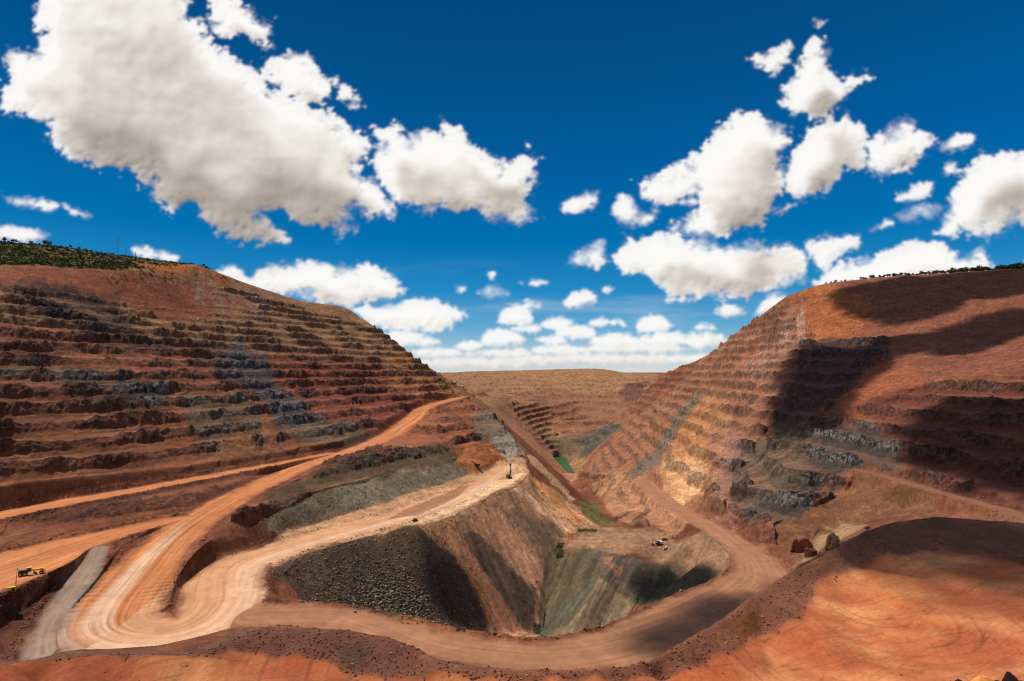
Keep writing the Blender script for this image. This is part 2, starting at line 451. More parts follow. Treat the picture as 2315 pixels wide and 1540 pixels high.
# patches of rock and soil: (outline, colour, ragged edge, mottling)
V = lin
PATCH = [
    # whole areas first
    ('far', [(-250, 700, 5000), (985, 850), (1045, 897), (1110, 935), (1190, 1000), (1290, 1085), (1310, 1060), (1400, 960), (1480, 860), (1500, 700, 5000)], V(148, 102, 70), .8, .9),
    ('farred', [(1110, 905), (1250, 880), (1400, 890), (1460, 900), (1400, 980), (1300, 990), (1220, 960)], V(134, 84, 60), 2, .9),
    ('fargrey', [(1220, 990), (1300, 985), (1400, 950), (1420, 960), (1340, 1020), (1310, 1050), (1250, 1040)], V(112, 92, 68), 1, .8),
    ('fargrey', [(1300, 1000), (1390, 950), (1400, 965), (1320, 1040), (1290, 1050)], V(80, 74, 64), 1, .6),
    ('fardark', [(1410, 870), (1470, 860), (1450, 900), (1420, 915)], V(100, 62, 52), 1, .5),
    ('scree', [(1112, 925), (1150, 920), (1230, 995), (1300, 1085), (1288, 1090), (1200, 1010)], V(172, 112, 84), .3, .2),
    ('scree', [(1190, 1030), (1210, 1035), (1300, 1130), (1290, 1135), (1200, 1050)], V(196, 152, 110), .2, .2),
    # left wall
    ('scrub', [(-250, 588), (0, 602), (270, 613), (420, 604), (480, 606, 905), (480, 606, 2400), (-250, 500, 2400)], V(92, 84, 38), .4, .8),
    ('orangescar', [(290, 592), (460, 604), (560, 642), (640, 668), (560, 665), (430, 625), (330, 612)], V(166, 86, 44), 1.5, .9),
    ('redslope', [(-250, 595), (0, 606), (280, 616), (480, 640), (600, 700), (400, 735), (280, 692), (60, 652), (-250, 650)], V(138, 74, 50), 1.5, .6),
    ('dark', [(60, 700), (200, 715), (290, 745), (390, 775), (250, 770), (120, 735)], V(52, 42, 38), 3, .8),
    ('dark', [(20, 655), (160, 665), (270, 690), (230, 712), (80, 690)], V(58, 38, 32), 3, .8),
    ('grey', [(490, 790), (600, 800), (650, 860), (700, 920), (770, 985), (680, 995), (620, 930), (560, 895), (530, 850), (480, 850)], V(68, 66, 66), 3, 1.1),
    ('grey', [(150, 862), (350, 866), (358, 895), (330, 930), (240, 940), (170, 900)], V(62, 54, 48), 2.5, .8),
    ('grey', [(0, 835), (240, 842), (190, 868), (0, 862)], V(90, 76, 60), 1.5, .6),
    ('grey', [(400, 905), (540, 905), (610, 950), (640, 1010), (560, 1045), (500, 1040), (420, 960)], V(98, 74, 54), 1.5, .7),
    ('orange', [(500, 1005), (560, 985), (600, 1030), (540, 1062), (492, 1062)], V(144, 90, 58), 2, .9),
    ('orange', [(590, 945), (625, 955), (650, 1035), (610, 1045)], V(142, 88, 60), 2, .9),
    ('grey', [(700, 955), (800, 960), (860, 990), (760, 1010), (650, 1000)], V(104, 86, 66), 1.5, .6),
    ('pale', [(470, 650), (640, 660), (720, 690), (640, 720), (520, 720), (430, 700)], V(134, 96, 74), 5, 1.1),
    ('redrock', [(640, 830), (900, 820), (980, 860), (960, 910), (880, 940), (760, 960), (690, 900)], V(128, 66, 48), 3, .9),
    ('redrock', [(860, 790), (960, 830), (1040, 890), (960, 905), (860, 880)], V(156, 96, 60), 3, .9),
    # spur
    ('brownred', [(960, 920), (1050, 900), (1110, 935), (1050, 990), (900, 1010), (850, 1010)], V(152, 86, 58), 1, .6),
    ('grey', [(1060, 930), (1110, 930), (1150, 985), (1130, 1000), (1060, 990)], V(108, 92, 72), 1, .7),
    ('greyflat', [(1110, 990), (1160, 985), (1185, 1020), (1180, 1040), (1120, 1030)], V(150, 138, 118), 1, .4),
    ('olive', [(620, 1110), (850, 1040), (980, 1010), (1030, 1035), (900, 1075), (700, 1130), (600, 1170)], V(84, 68, 48), 1.5, 1.1),
    ('greyslope', [(600, 1180), (700, 1131), (850, 1083), (1028, 1038), (1062, 1072), (870, 1140), (700, 1186), (620, 1205)], V(132, 118, 92), .8, .9),
    ('orangemound', [(1020, 1050), (1060, 1005), (1110, 1005), (1150, 1045), (1110, 1065), (1060, 1070)], V(172, 100, 60), .6, .5),
    # terrace faces
    ('terrace', [(600, 1228), (650, 1200), (870, 1139), (1062, 1072), (1120, 1048), (1150, 1036), (1188, 1038), (1199, 1076), (1165, 1101), (1120, 1113), (1040, 1153), (940, 1188), (800, 1221), (700, 1251), (620, 1284)], V(196, 148, 108), .3, .3),
    ('strip', [(860, 1170), (940, 1140), (1030, 1098), (1095, 1070), (1100, 1078), (1050, 1105), (980, 1140), (900, 1172)], V(138, 88, 60), .6, .4),
    ('palepad', [(930, 1180), (1000, 1148), (1100, 1095), (1180, 1072), (1196, 1077), (1120, 1112), (1040, 1151), (950, 1184)], V(226, 184, 138), .5, .3),
    ('rubble', [(600, 1300), (700, 1250), (940, 1185), (1000, 1230), (1050, 1290), (1090, 1380), (1115, 1440), (1000, 1412), (850, 1390), (700, 1368), (640, 1320)], V(82, 70, 54), .9, .7),
    ('brownslope', [(940, 1186), (1165, 1102), (1282, 1206), (1260, 1250), (1235, 1330), (1230, 1440), (1110, 1440), (1080, 1340), (1030, 1260), (985, 1225)], V(172, 122, 90), .9, .7),
    ('orangeface', [(940, 1186), (1010, 1165), (1050, 1230), (1100, 1320), (1180, 1430), (1110, 1432), (1075, 1330), (1000, 1225)], V(180, 118, 76), .9, .6),
    ('eastface', [(1165, 1100), (1200, 1076), (1280, 1130), (1380, 1185), (1300, 1205), (1280, 1205)], V(182, 134, 98), .8, .7),
    ('olivegrass', [(1290, 1125), (1330, 1130), (1392, 1188), (1340, 1192), (1300, 1160)], V(104, 92, 54), .8, .7),
    ('platform', [(1270, 1240), (1300, 1200), (1400, 1192), (1480, 1200), (1620, 1215), (1650, 1265), (1640, 1300), (1560, 1300), (1450, 1260), (1350, 1250)], V(150, 114, 84), 1.0, .7),
    ('fan', [(1262, 1245), (1330, 1247), (1400, 1258), (1450, 1290), (1440, 1370), (1400, 1420), (1300, 1440), (1225, 1442), (1238, 1330)], V(92, 82, 60), 1.3, .6),
    ('hollow', [(1400, 1262), (1480, 1275), (1600, 1285), (1630, 1300), (1560, 1345), (1490, 1372), (1430, 1370), (1440, 1310)], V(84, 78, 60), .6, .5),
    ('salmonface', [(968, 1187), (1000, 1178), (1048, 1200), (1113, 1310), (1203, 1440), (1128, 1440), (1093, 1320), (1030, 1240)], V(178, 118, 88), .7, .5),
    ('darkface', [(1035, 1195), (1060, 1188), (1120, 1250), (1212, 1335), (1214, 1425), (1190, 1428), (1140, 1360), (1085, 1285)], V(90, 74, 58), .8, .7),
    ('salmonface', [(1075, 1165), (1130, 1150), (1180, 1210), (1232, 1290), (1215, 1325), (1180, 1300), (1110, 1225)], V(198, 136, 102), .8, .5),
    ('darkface', [(1150, 1150), (1185, 1150), (1276, 1205), (1264, 1242), (1238, 1275), (1190, 1200)], V(126, 98, 76), .9, .7),
    ('salmonface', [(1160, 1106), (1190, 1110), (1294, 1206), (1276, 1206)], V(208, 160, 122), .6, .4),
    ('orangestrip', [(1199, 1080), (1216, 1086), (1316, 1182), (1296, 1188)], V(200, 124, 76), .6, .4),
    ('fanleft', [(1262, 1247), (1325, 1248), (1345, 1262), (1300, 1300), (1240, 1390), (1220, 1440), (1238, 1330)], V(96, 82, 60), .8, .4),
    ('fanmid', [(1335, 1300), (1352, 1318), (1290, 1390), (1235, 1440), (1222, 1425), (1262, 1370)], V(90, 84, 66), 1.0, .4),
    ('fanright', [(1352, 1312), (1400, 1335), (1442, 1378), (1402, 1414), (1290, 1442), (1240, 1442), (1295, 1390)], V(132, 110, 84), .6, .4),
    ('fantop', [(1335, 1250), (1420, 1262), (1475, 1295), (1430, 1318), (1360, 1312)], V(108, 90, 76), 1.2, .5),
    ('orangestrip', [(1358, 1258), (1382, 1262), (1376, 1276), (1360, 1270)], V(170, 112, 82), 1.2, .3), ('orangestrip', [(1376, 1278), (1410, 1282), (1400, 1298), (1378, 1292)], V(164, 108, 80), 1.2, .3),
    ('hollowdark', [(1412, 1318), (1450, 1292), (1530, 1282), (1630, 1290), (1600, 1330), (1500, 1362), (1440, 1372)], V(80, 74, 56), .8, .4),
    # right wall
    ('pinkwall', [(1300, 1080), (1400, 980), (1500, 900), (1600, 806, 1340), (1700, 727, 1160), (1790, 700), (1740, 950), (1640, 1140), (1700, 1220), (1560, 1140), (1460, 1080), (1400, 1060), (1330, 1100)], V(144, 92, 68), 1.5, 1.1),
    ('tanwall', [(1500, 960), (1600, 900), (1660, 960), (1620, 1050), (1600, 1120), (1540, 1100), (1480, 1040)], V(172, 112, 72), 2, 1.0),
    ('promont', [(1330, 1100), (1400, 1062), (1460, 1075), (1560, 1160), (1620, 1200), (1480, 1195), (1390, 1175)], V(168, 114, 82), 1, 1.2),
    ('grey', [(1420, 1075), (1470, 1030), (1530, 950), (1572, 890), (1585, 900), (1540, 970), (1490, 1050), (1440, 1085)], V(106, 92, 76), 1.2, .8),
    ('pale', [(1500, 1060), (1540, 1000), (1580, 1040), (1600, 1110), (1560, 1120)], V(206, 150, 104), 2.5, 1.1),
    ('pale', [(1620, 960), (1730, 955), (1740, 1010), (1660, 1130), (1690, 1200), (1640, 1170), (1600, 1080)], V(146, 98, 84), 3, 1.1),
    ('orangetop', [(1800, 655), (1900, 640), (2000, 650), (1980, 720), (1900, 800), (1780, 800), (1760, 720)], V(158, 88, 52), 4, .9),
    ('redtop', [(1860, 640), (2315, 612), (2600, 600, 860), (2600, 860, 480), (2315, 862), (2110, 860), (2060, 890), (1920, 915), (1880, 920), (1900, 800), (1990, 700)], V(132, 76, 56), .9, .7),
    ('pale', [(1740, 760), (1775, 740), (1790, 800), (1760, 830), (1745, 800)], V(168, 128, 108), 3, 1.2),
    ('darkrock', [(1790, 780), (1900, 765), (2000, 770), (2015, 810), (1900, 900), (1850, 960), (1760, 990), (1740, 950), (1780, 850)], V(84, 60, 52), 1, .6),
    ('redslope', [(1860, 945), (1920, 880), (2000, 810), (2100, 860), (2060, 890), (1920, 925), (1940, 945), (1870, 960)], V(150, 82, 56), 1.2, .6),
    ('greygully', [(1700, 980), (1850, 945), (1900, 925), (1850, 960), (1880, 1000), (1800, 1090), (1740, 1150), (1640, 1130), (1640, 1080)], V(96, 78, 62), 2.2, 1.1),
    ('blackrock', [(1850, 950), (2030, 980), (2050, 1060), (1930, 1060), (1880, 1120), (1800, 1190), (1740, 1180), (1700, 1140), (1790, 1080), (1830, 1000)], V(66, 60, 54), 1.8, .9),
    ('redbench', [(2030, 880), (2315, 860), (2600, 870, 480), (2600, 1210, 330), (2315, 1160), (2050, 1085), (2050, 1000), (1930, 930)], V(104, 56, 43), 1, .7),
    ('scree2', [(1740, 1190), (1900, 1120), (1960, 1070), (2120, 1120), (2120, 1160), (1960, 1180), (1850, 1250), (1790, 1290)], V(122, 78, 54), .8, .6),
    ('scree3', [(1780, 1280), (1900, 1180), (1960, 1190), (1840, 1260)], V(156, 124, 88), .8, .5),
    # near ground
    ('ramp', [(205, 1245), (235, 1240), (195, 1330), (150, 1430), (95, 1440), (130, 1350)], V(128, 118, 100), .8, .3),
    ('rocky', [(0, 1350), (100, 1290), (200, 1250), (130, 1350), (90, 1440), (60, 1480), (-250, 1500), (-250, 1400)], V(92, 50, 36), 1, .8),
]
NEAR = [
    ('maroon', [(-250, 1480), (250, 1474), (400, 1480), (560, 1416), (860, 1425), (960, 1465), (1060, 1508), (1000, 1539), (860, 1539), (740, 1500), (560, 1478), (300, 1492), (-250, 1512)], V(108, 70, 55), .8, .5),
    ('gravel', [(960, 1465), (1080, 1506), (1250, 1514), (1400, 1500), (1500, 1470), (1740, 1312), (1960, 1195), (2120, 1162), (2400, 1180), (2400, 1290), (2150, 1240), (1980, 1270), (1860, 1320),
                (1780, 1400), (1700, 1460), (1500, 1539), (900, 1539)], V(122, 78, 58), 1.2, .6),
    ('dimgrey', [(770, 1455), (830, 1455), (830, 1500), (780, 1495)], V(86, 66, 54), .8, .5),
    ('yellowish', [(1660, 1400), (1740, 1380), (1720, 1450), (1650, 1440)], V(120, 72, 34), 1, .6),
]
BP = [(plan(p), w, h, o) for p, w, h, o in BENCH]
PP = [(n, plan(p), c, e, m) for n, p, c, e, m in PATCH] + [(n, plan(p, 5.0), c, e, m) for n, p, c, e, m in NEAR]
SMOOTH = [PP[i][1] for i, q in enumerate(PATCH) if q[0] in ('redslope', 'scree', 'scree2', 'scree3', 'orange')]


_lc = np.mean([q_[:2] for q_ in lake_w], 0)
LAKE_P = (np.array([q_[:2] for q_ in lake_w]) - _lc) * 1.04 + _lc
FAN_P = plan([(1262, 1245), (1330, 1247), (1400, 1258), (1450, 1290), (1440, 1370), (1400, 1420), (1300, 1440), (1225, 1442), (1238, 1330)])
DUMP_P = plan([(640, 1300), (700, 1252), (940, 1188), (1165, 1103), (1198, 1078), (1390, 1188), (1300, 1206), (1330, 1248), (1450, 1290), (1440, 1370), (1400, 1416), (1240, 1440), (1000, 1412), (690, 1366)])


def road_fields(x, y):
    """signed closeness to the nearest haul road: weight, height, distance across, distance along, which"""
    best = np.full(x.shape, 1e9); hz = np.zeros(x.shape); across = np.zeros(x.shape); along = np.zeros(x.shape)
    hwid = np.ones(x.shape); which = np.zeros(x.shape, int)
    for ri, (nm, R) in enumerate(ROADS):
        R = smooth_road(R)
        s = 0.0
        for i in range(len(R) - 1):
            a, b = R[i], R[i + 1]
            L = math.hypot(b[0] - a[0], b[1] - a[1])
            mrg = max(a[3], b[3]) + 16
            m = np.where((x > min(a[0], b[0]) - mrg) & (x < max(a[0], b[0]) + mrg) & (y > min(a[1], b[1]) - mrg) & (y < max(a[1], b[1]) + mrg))
            if len(m[0]):
                dx, dy = (b[0] - a[0]) / L, (b[1] - a[1]) / L
                px, py = x[m] - a[0], y[m] - a[1]
                k = np.clip((px * dx + py * dy) / L, 0, 1)
                ex, ey = px - k * L * dx, py - k * L * dy
                d = np.hypot(ex, ey)
                w = a[3] + k * (b[3] - a[3])
                e = d - w
                up = e < best[m]
                idx = tuple(q[up] for q in m)
                best[idx] = e[up]
                hz[idx] = (a[2] + k * (b[2] - a[2]))[up]
                across[idx] = (d * np.sign(px * dy - py * dx))[up]
                along[idx] = (s + k * L)[up]
                hwid[idx] = w[up]
                which[idx] = ri + 1
            s += L
    return best, hz, across, along, hwid, which


def smooth_road(R, n=5):
    """Catmull-Rom through the survey points"""
    R = np.array(R)
    out = []
    for i in range(len(R) - 1):
        p0 = R[max(i - 1, 0)]; p1 = R[i]; p2 = R[i + 1]; p3 = R[min(i + 2, len(R) - 1)]
        for k in range(n):
            t = k / n
            out.append(0.5 * ((2 * p1) + (p2 - p0) * t + (2 * p0 - 5 * p1 + 4 * p2 - p3) * t * t + (3 * p1 - p0 - 3 * p2 + p3) * t ** 3))
    out.append(R[-1])
    return [tuple(q) for q in out]


def height(x, y, detail=True):
    z = base_z(x, y)
    zb = z.copy()
    best, hz, across, along, hwid, which = road_fields(x, y)
    dump = inside(DUMP_P, x, y) if DUMP_P is not None else np.zeros(x.shape, bool)
    # mild unevenness everywhere, fading on roads and the bench underfoot
    off = sstep(0, 14, best)
    dist = np.hypot(x, y)
    wall = sstep(90, 200, dist)
    z = z + off * wall * (4.0 * fbm2(x / 90, y / 90, 3, 5) + 1.2 * fbm2(x / 22, y / 22, 3, 9))
    flat = np.zeros_like(z); face = np.zeros_like(z)
    wx = x + 7 * noise2(x / 40, y / 40, 31) * np.clip(dist / 500, .3, 2)
    wy = y + 7 * noise2(x / 40, y / 40, 32) * np.clip(dist / 500, .3, 2)
    for poly, w, H, o in BP:
        m = inside(poly, wx, wy)
        for sp in SMOOTH:
            pass
        idx = np.where(m)
        if len(idx[0]) == 0: continue
        X, Yy, Z = x[idx], y[idx], z[idx]
        q = (Z + o) / H + 0.25 * noise2(X / 150, Yy / 150, 41) + 0.07 * fbm2(X / 18, Yy / 18, 3, 43) + np.where(X > 0, .14, .08) * (fbm2(X / 30, Yy / 30, 4, 46, .55, ridged=True) - .3) + 0.13 * fbm2(X / 6, Yy / 6, 3, 44)
        k = np.floor(q); f = q - k
        a = 0.40 + 0.10 * noise2(X / 35, Yy / 35, 47)
        g = np.clip((f - a) / (1 - a), 0, 1)
        talus = 0.28 + 0.30 * noise2(X / 24, Yy / 24, 49)
        talus = np.clip(talus, 0.05, 0.7)
        gs = np.where(g < 0.5, g / 0.5 * talus, talus + (1 - talus) * np.clip((g - .5) / .42, 0, 1))
        zt = H * (k + 0.06 * f + 0.94 * gs) - o + H * 0.28
        # places where the benches have crumbled
        br = sstep(-0.15, 0.40, fbm2(X / 48, Yy / 48, 4, 53) + 0.16)
        ww = w * (0.32 + 0.68 * br) * sstep(-2, 9, best[idx])
        z[idx] = Z * (1 - ww) + zt * ww
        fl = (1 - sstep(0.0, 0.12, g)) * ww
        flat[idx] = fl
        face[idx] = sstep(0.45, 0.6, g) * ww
    sm = np.zeros(x.shape, bool)
    for sp in SMOOTH:
        sm |= inside(sp, wx, wy)
    if sm.any():
        z[sm] = z[sm] * 0.25 + (zb[sm] + 2.5 * fbm2(x[sm] / 50, y[sm] / 50, 3, 61)) * 0.75
        flat[sm] = 0; face[sm] *= 0.2
    # tipped lobes of the grey green fan
    fan = inside(FAN_P, x, y)
    if fan.any():
        ee = (x * .86 - y * .50)[fan]; dn = (x * .5 + y * .86)[fan]
        k_ = sstep(-141, -153, zb[fan])
        z[fan] += k_ * (5.5 * fbm2(ee / 20, dn / 120, 2, 65) + 1.6 * fbm2(ee / 6, dn / 70, 3, 66))
    gul = dump & ~fan & (zb < -103)
    if gul.any():
        ee = (x * .81 + y * .58)[gul]; dn = (-x * .58 + y * .81)[gul]
        ee = ee + 4 * noise2(x[gul] / 40, y[gul] / 40, 67)
        z[gul] += sstep(-103, -112, zb[gul]) * (3.4 * fbm2(ee / 15, dn / 130, 3, 68) + 1.0 * fbm2(ee / 4, dn / 60, 3, 69))
    # rough rock
    rr = fbm3(x / 13, y / 13, z / 9, 5, 71, .58, ridged=True)
    amp = wall * (0.30 + 3.6 * face + 0.6 * (1 - flat) * off)
    amp = np.where(dump, .22, amp)
    z = z + amp * rr * off
    # drilled pattern of gullies on dump slopes comes with colour; roads
    wr = 1 - sstep(0, 7, best)
    rut = 0.12 * noise2(across / 1.6, along / 60, 81)
    z = z * (1 - wr) + (hz + rut) * wr
    berm = np.exp(-((best - 1.8) / 1.3) ** 2) * (0.8 + 0.9 * noise2(x / 6, y / 6, 83))
    z = z + np.where(best < 30, berm, 0) * 1.3 * (which != 2)
    
    # mound of orange spoil beside the loader
    mx, my, _ = PZ(1082, 1045, -98)
    dd = np.hypot((x - mx) / 1.4, y - my)
    z = z + 15 * np.clip(1 - dd / 24, 0, 1) * (1 + .1 * noise2(x / 5, y / 5, 85))
    lk = inside(LAKE_P, x, y)
    z = np.where(lk, LAKE_Z - 3, z)
    # bench underfoot
    nb = 1 - wall
    z = z + nb * (0.45 * fbm2(x / 9, y / 9, 4, 91) + 0.25 * fbm2(x / 2.2, y / 2.2, 3, 92) * sstep(-31.2, -29.5, z) + 0.05 * fbm2(x / .8, y / .8, 2, 93))
    return z, zb, flat, face, (best, across, along, hwid, which)


# ------------------------------------------------------------------ dicing: more rows where slopes are steep as seen
ncd, nrd = 240, 5200
yd = np.exp(np.linspace(math.log(4.0), math.log(15500.0), nrd))
td = np.linspace(-1.08, 1.08, ncd)
YD, TD = np.meshgrid(yd, td, indexing='ij')
zd = height(TD * YD, YD)[0]
sl = zd / YD
dl = np.abs(np.diff(sl, axis=0))
# hidden ground needs fewer rows
mx = np.maximum.accumulate(sl, axis=0)[:-1]
vis = (sl[1:] >= mx - 0.004).astype(float)
dens = dl * (0.12 + vis) + 0.25 * np.diff(np.log(yd))[:, None] * (0.1 + 0.3 * vis)
dens = np.minimum(dens, 0.01)
dens = blur(blur(dens, 5, 1), 4, 0)
cum = np.concatenate([np.zeros((1, ncd)), np.cumsum(dens, axis=0)], axis=0)
cum /= cum[-1]
NCOL, NROW = 1750, 1500
tc = np.linspace(-1.08, 1.08, NCOL)
q = np.linspace(0, 1, NROW)
Yc = np.stack([np.interp(q, cum[:, j], np.log(yd)) for j in range(ncd)], axis=1)   # NROW x ncd
pos = np.linspace(0, ncd - 1.0001, NCOL)
i0 = pos.astype(int); fr = pos - i0
GY = np.exp(Yc[:, i0] * (1 - fr) + Yc[:, i0 + 1] * fr)
GX = tc[None, :] * GY
GZ, ZB, FLAT, FACE, (BEST, ACR, ALO, HW, WHICH) = height(GX, GY)

# ------------------------------------------------------------------ colour of the ground
print('grid done')
DIST = np.hypot(GX, GY)
n1 = fbm3(GX / 70, GY / 70, GZ / 25, 4, 101)
n2 = fbm3(GX / 14, GY / 14, GZ / 8, 4, 111)
col = np.empty(GX.shape + (3,))
cA, cB, cC, cD = V(114, 64, 47), V(84, 46, 36), V(150, 88, 60), V(160, 98, 70)
m1 = sstep(-.35, .35, n1)[..., None]
m2 = sstep(-.3, .5, n2)[..., None]
col[:] = (cA * (1 - m1) + cC * m1) * (1 - .35 * m2) + cB * .35 * m2
warp_a = np.clip(DIST * 0.016, .6, 22)
WX = GX + warp_a * fbm2(GX / (warp_a * 2.2), GY / (warp_a * 2.2), 3, 121)
WY = GY + warp_a * fbm2(GX / (warp_a * 2.2), GY / (warp_a * 2.2), 3, 122)
MAT = np.zeros(GX.shape, np.int8)
JIT = []
for i_, (sc1, am) in enumerate(((2.2, 1.0), (.7, .8), (.25, .55), (5.0, 1.3), (1.2, 1.0))):
    JIT.append((am * warp_a * fbm2(GX / (warp_a * sc1), GY / (warp_a * sc1), 2, 121 + i_ * 5) * 1.5,
                am * warp_a * fbm2(GX / (warp_a * sc1), GY / (warp_a * sc1), 2, 123 + i_ * 5) * 1.5))
JIT = [(JIT[3][0] + JIT[0][0], JIT[3][1] + JIT[0][1]), (JIT[3][0] + JIT[1][0] + JIT[0][0], JIT[3][1] + JIT[1][1] + JIT[0][1]),
       (JIT[3][0] + JIT[4][0], JIT[3][1] + JIT[4][1]), (JIT[3][0] + JIT[2][0] - JIT[0][0] * .6, JIT[3][1] + JIT[2][1] - JIT[0][1] * .6)]
SUBG = (slice(None), slice(None))
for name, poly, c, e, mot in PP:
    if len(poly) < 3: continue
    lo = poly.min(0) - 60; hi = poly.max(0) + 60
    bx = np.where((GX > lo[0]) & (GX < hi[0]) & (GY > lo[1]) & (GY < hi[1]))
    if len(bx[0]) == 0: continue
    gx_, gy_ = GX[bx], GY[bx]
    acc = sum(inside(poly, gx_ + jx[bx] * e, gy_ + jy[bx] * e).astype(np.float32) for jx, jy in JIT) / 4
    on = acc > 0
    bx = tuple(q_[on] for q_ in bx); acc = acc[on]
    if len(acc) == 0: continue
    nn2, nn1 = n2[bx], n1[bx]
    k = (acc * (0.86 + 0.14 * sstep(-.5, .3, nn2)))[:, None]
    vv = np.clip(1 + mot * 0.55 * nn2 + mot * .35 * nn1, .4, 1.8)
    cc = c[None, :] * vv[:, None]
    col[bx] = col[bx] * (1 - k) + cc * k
    hard = acc > .5
    MAT[tuple(q_[hard] for q_ in bx)] = {'rubble': 1, 'fan': 2, 'hollow': 2, 'brownslope': 3, 'orangeface': 3, 'eastface': 3, 'scrub': 4, 'blackrock': 5, 'grey': 5,
              'pale': 6, 'maroon': 7, 'gravel': 7, 'dimgrey': 7, 'yellowish': 7, 'greygully': 8, 'salmonface': 9, 'darkface': 9, 'orangestrip': 9, 'fanleft': 2, 'fanmid': 2, 'fanright': 2, 'fantop': 2, 'hollowdark': 2}.get(name, 0)
n3_ = fbm3(GX / 4.5, GY / 4.5, GZ / 3, 3, 115, .6)
n4_ = fbm2(GX / 26, GY / 26, 4, 117, .6)
far_k = sstep(140, 240, DIST)
strata = fbm2((GZ + .35 * GY) / 9 + 1.2 * n1, (GX + GY) / 120, 4, 119, .6)
col *= np.clip(1 + .30 * strata * far_k * (MAT < 1), .6, 1.5)[..., None]
grit = blur(rng.normal(0, 1, GX.shape), .7, 1); grit = blur(grit, .7, 0) * 1.6
col *= np.clip(1 + far_k * (.42 * n3_ + .38 * n4_ + .14 * grit), .4, 1.8)[..., None]
# dust on flats, darker rock on faces, plus shade painted into the right faces
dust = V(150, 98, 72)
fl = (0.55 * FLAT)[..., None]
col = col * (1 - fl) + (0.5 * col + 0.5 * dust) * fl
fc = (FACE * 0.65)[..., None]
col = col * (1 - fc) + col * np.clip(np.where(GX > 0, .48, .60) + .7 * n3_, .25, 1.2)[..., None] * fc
# white and pale veins in the rock
vein = sstep(.45, .75, fbm3(GX / 5, GY / 5, GZ / 3, 4, 131, .6, ridged=True) + .25 * n2 - .05) * FACE
veinw = np.where(MAT == 5, .50, np.where(MAT == 6, .45, .16)) * vein
col = col * (1 - veinw[..., None]) + V(176, 164, 156) * veinw[..., None]
# tipped slopes: streaks running down the fall line
gx = np.gradient(ZB, axis=1) / np.maximum(np.gradient(GX, axis=1), 1e-6)
for mt, amp_ in ((1, .30), (2, .42), (3, .50), (8, .6), (9, .50)):
    m = MAT == mt
    if not m.any(): continue
    # fall line roughly perpendicular to the tipping edge: coordinate along the edge
    ang = {1: 0.9, 2: -.53, 3: 0.62, 8: 1.95, 9: .62}[mt]
    ex = GX[m] * math.cos(ang) + (GY[m]) * math.sin(ang)
    zz_ = GZ[m]
    ex = ex + 5 * noise2(GX[m] / 45, GY[m] / 45, 139)
    st = fbm2(ex / 3.2, zz_ / 40, 4, 141 + mt, .65)
    st2 = fbm2(ex / 11.0, zz_ / 90, 2, 151 + mt)
    f_ = np.clip(1 + amp_ * (st * 1.1 + st2), .35, 1.8)[:, None]
    cc = col[m] * f_
    if mt == 3:
        o_ = sstep(.1, .5, st2)[:, None]
        cc = cc * (1 - .45 * o_) + V(176, 104, 60) * .45 * o_
        g_ = sstep(.05, .45, fbm2(ex / 7.0, zz_ / 60, 3, 171))[:, None]
        cc = cc * (1 - .6 * g_) + V(112, 90, 68) * .6 * g_
    col[m] = cc
# bare traffic surface of the bench underfoot
near = (GZ > -33.5) & (DIST < 150) & (MAT == 0)
near_soft = blur(blur(near.astype(float), 5, 0), 7, 1) * (DIST < 150) * (GZ > -33.8)
fo = V(172, 92, 58); fo2 = V(212, 140, 88); fo3 = V(190, 96, 44)
cxs, cys, _ = PZ(1960, 1380, -31.5)
sw = fbm2(GX / 14, GY / 9, 4, 181)
ang = np.arctan2(GY - cys, GX - cxs); rad = np.hypot(GX - cxs, GY - cys)
swirl = fbm2(rad / .9 + 2.5 * sw, ang * 1.2, 4, 183, .6)
a_ = sstep(-.3, .4, sw)[..., None]; b_ = sstep(.0, .5, fbm2(GX / 7, GY / 7, 3, 187))[..., None]
nc = fo * (1 - a_) + fo2 * a_
nc = nc * (1 - .5 * b_) + fo3 * .5 * b_
nc = nc * np.clip(1 + .20 * swirl, .5, 1.4)[..., None]
spk = sstep(.30, .55, fbm2(GX / 1.1, GY / 1.1, 4, 189, .7))[..., None]
nc = nc * (1 - .5 * spk)
hf = fbm2(GX / .45, GY / .45, 4, 199, .7); nc = nc * np.clip(1 + .35 * hf, .5, 1.5)[..., None]
cr = fbm2((GX * .3 - GY * .95 + 2 * sw) / .5, (GX + GY * .3) / 14, 3, 201, .6)
cr2 = fbm2((GX * .55 - GY * .84 + 1.5 * sw) / .22, (GX + GY * .3) / 9, 3, 203, .6)
nc = nc * np.clip(1 - .26 * sstep(.0, .5, cr) - .22 * sstep(.1, .45, cr2), .5, 1)[..., None]
rutr = np.abs(((rad + 1.4 * noise2(GX / 20, GY / 20, 205)) % 7.3) - 3.6); rut2 = np.exp(-((rutr - 1.1) / .22) ** 2) * sstep(.0, .35, noise2(GX / 16, GY / 16, 207))
nc = nc * (1 - .28 * rut2)[..., None]
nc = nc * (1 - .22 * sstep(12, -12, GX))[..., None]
near_soft = np.clip(near_soft * 1.3 - .15 + .5 * fbm2(GX / 5, GY / 5, 4, 188) * (near_soft > .02) * (near_soft < .98), 0, 1)[..., None]
col = col * (1 - near_soft) + nc * near_soft
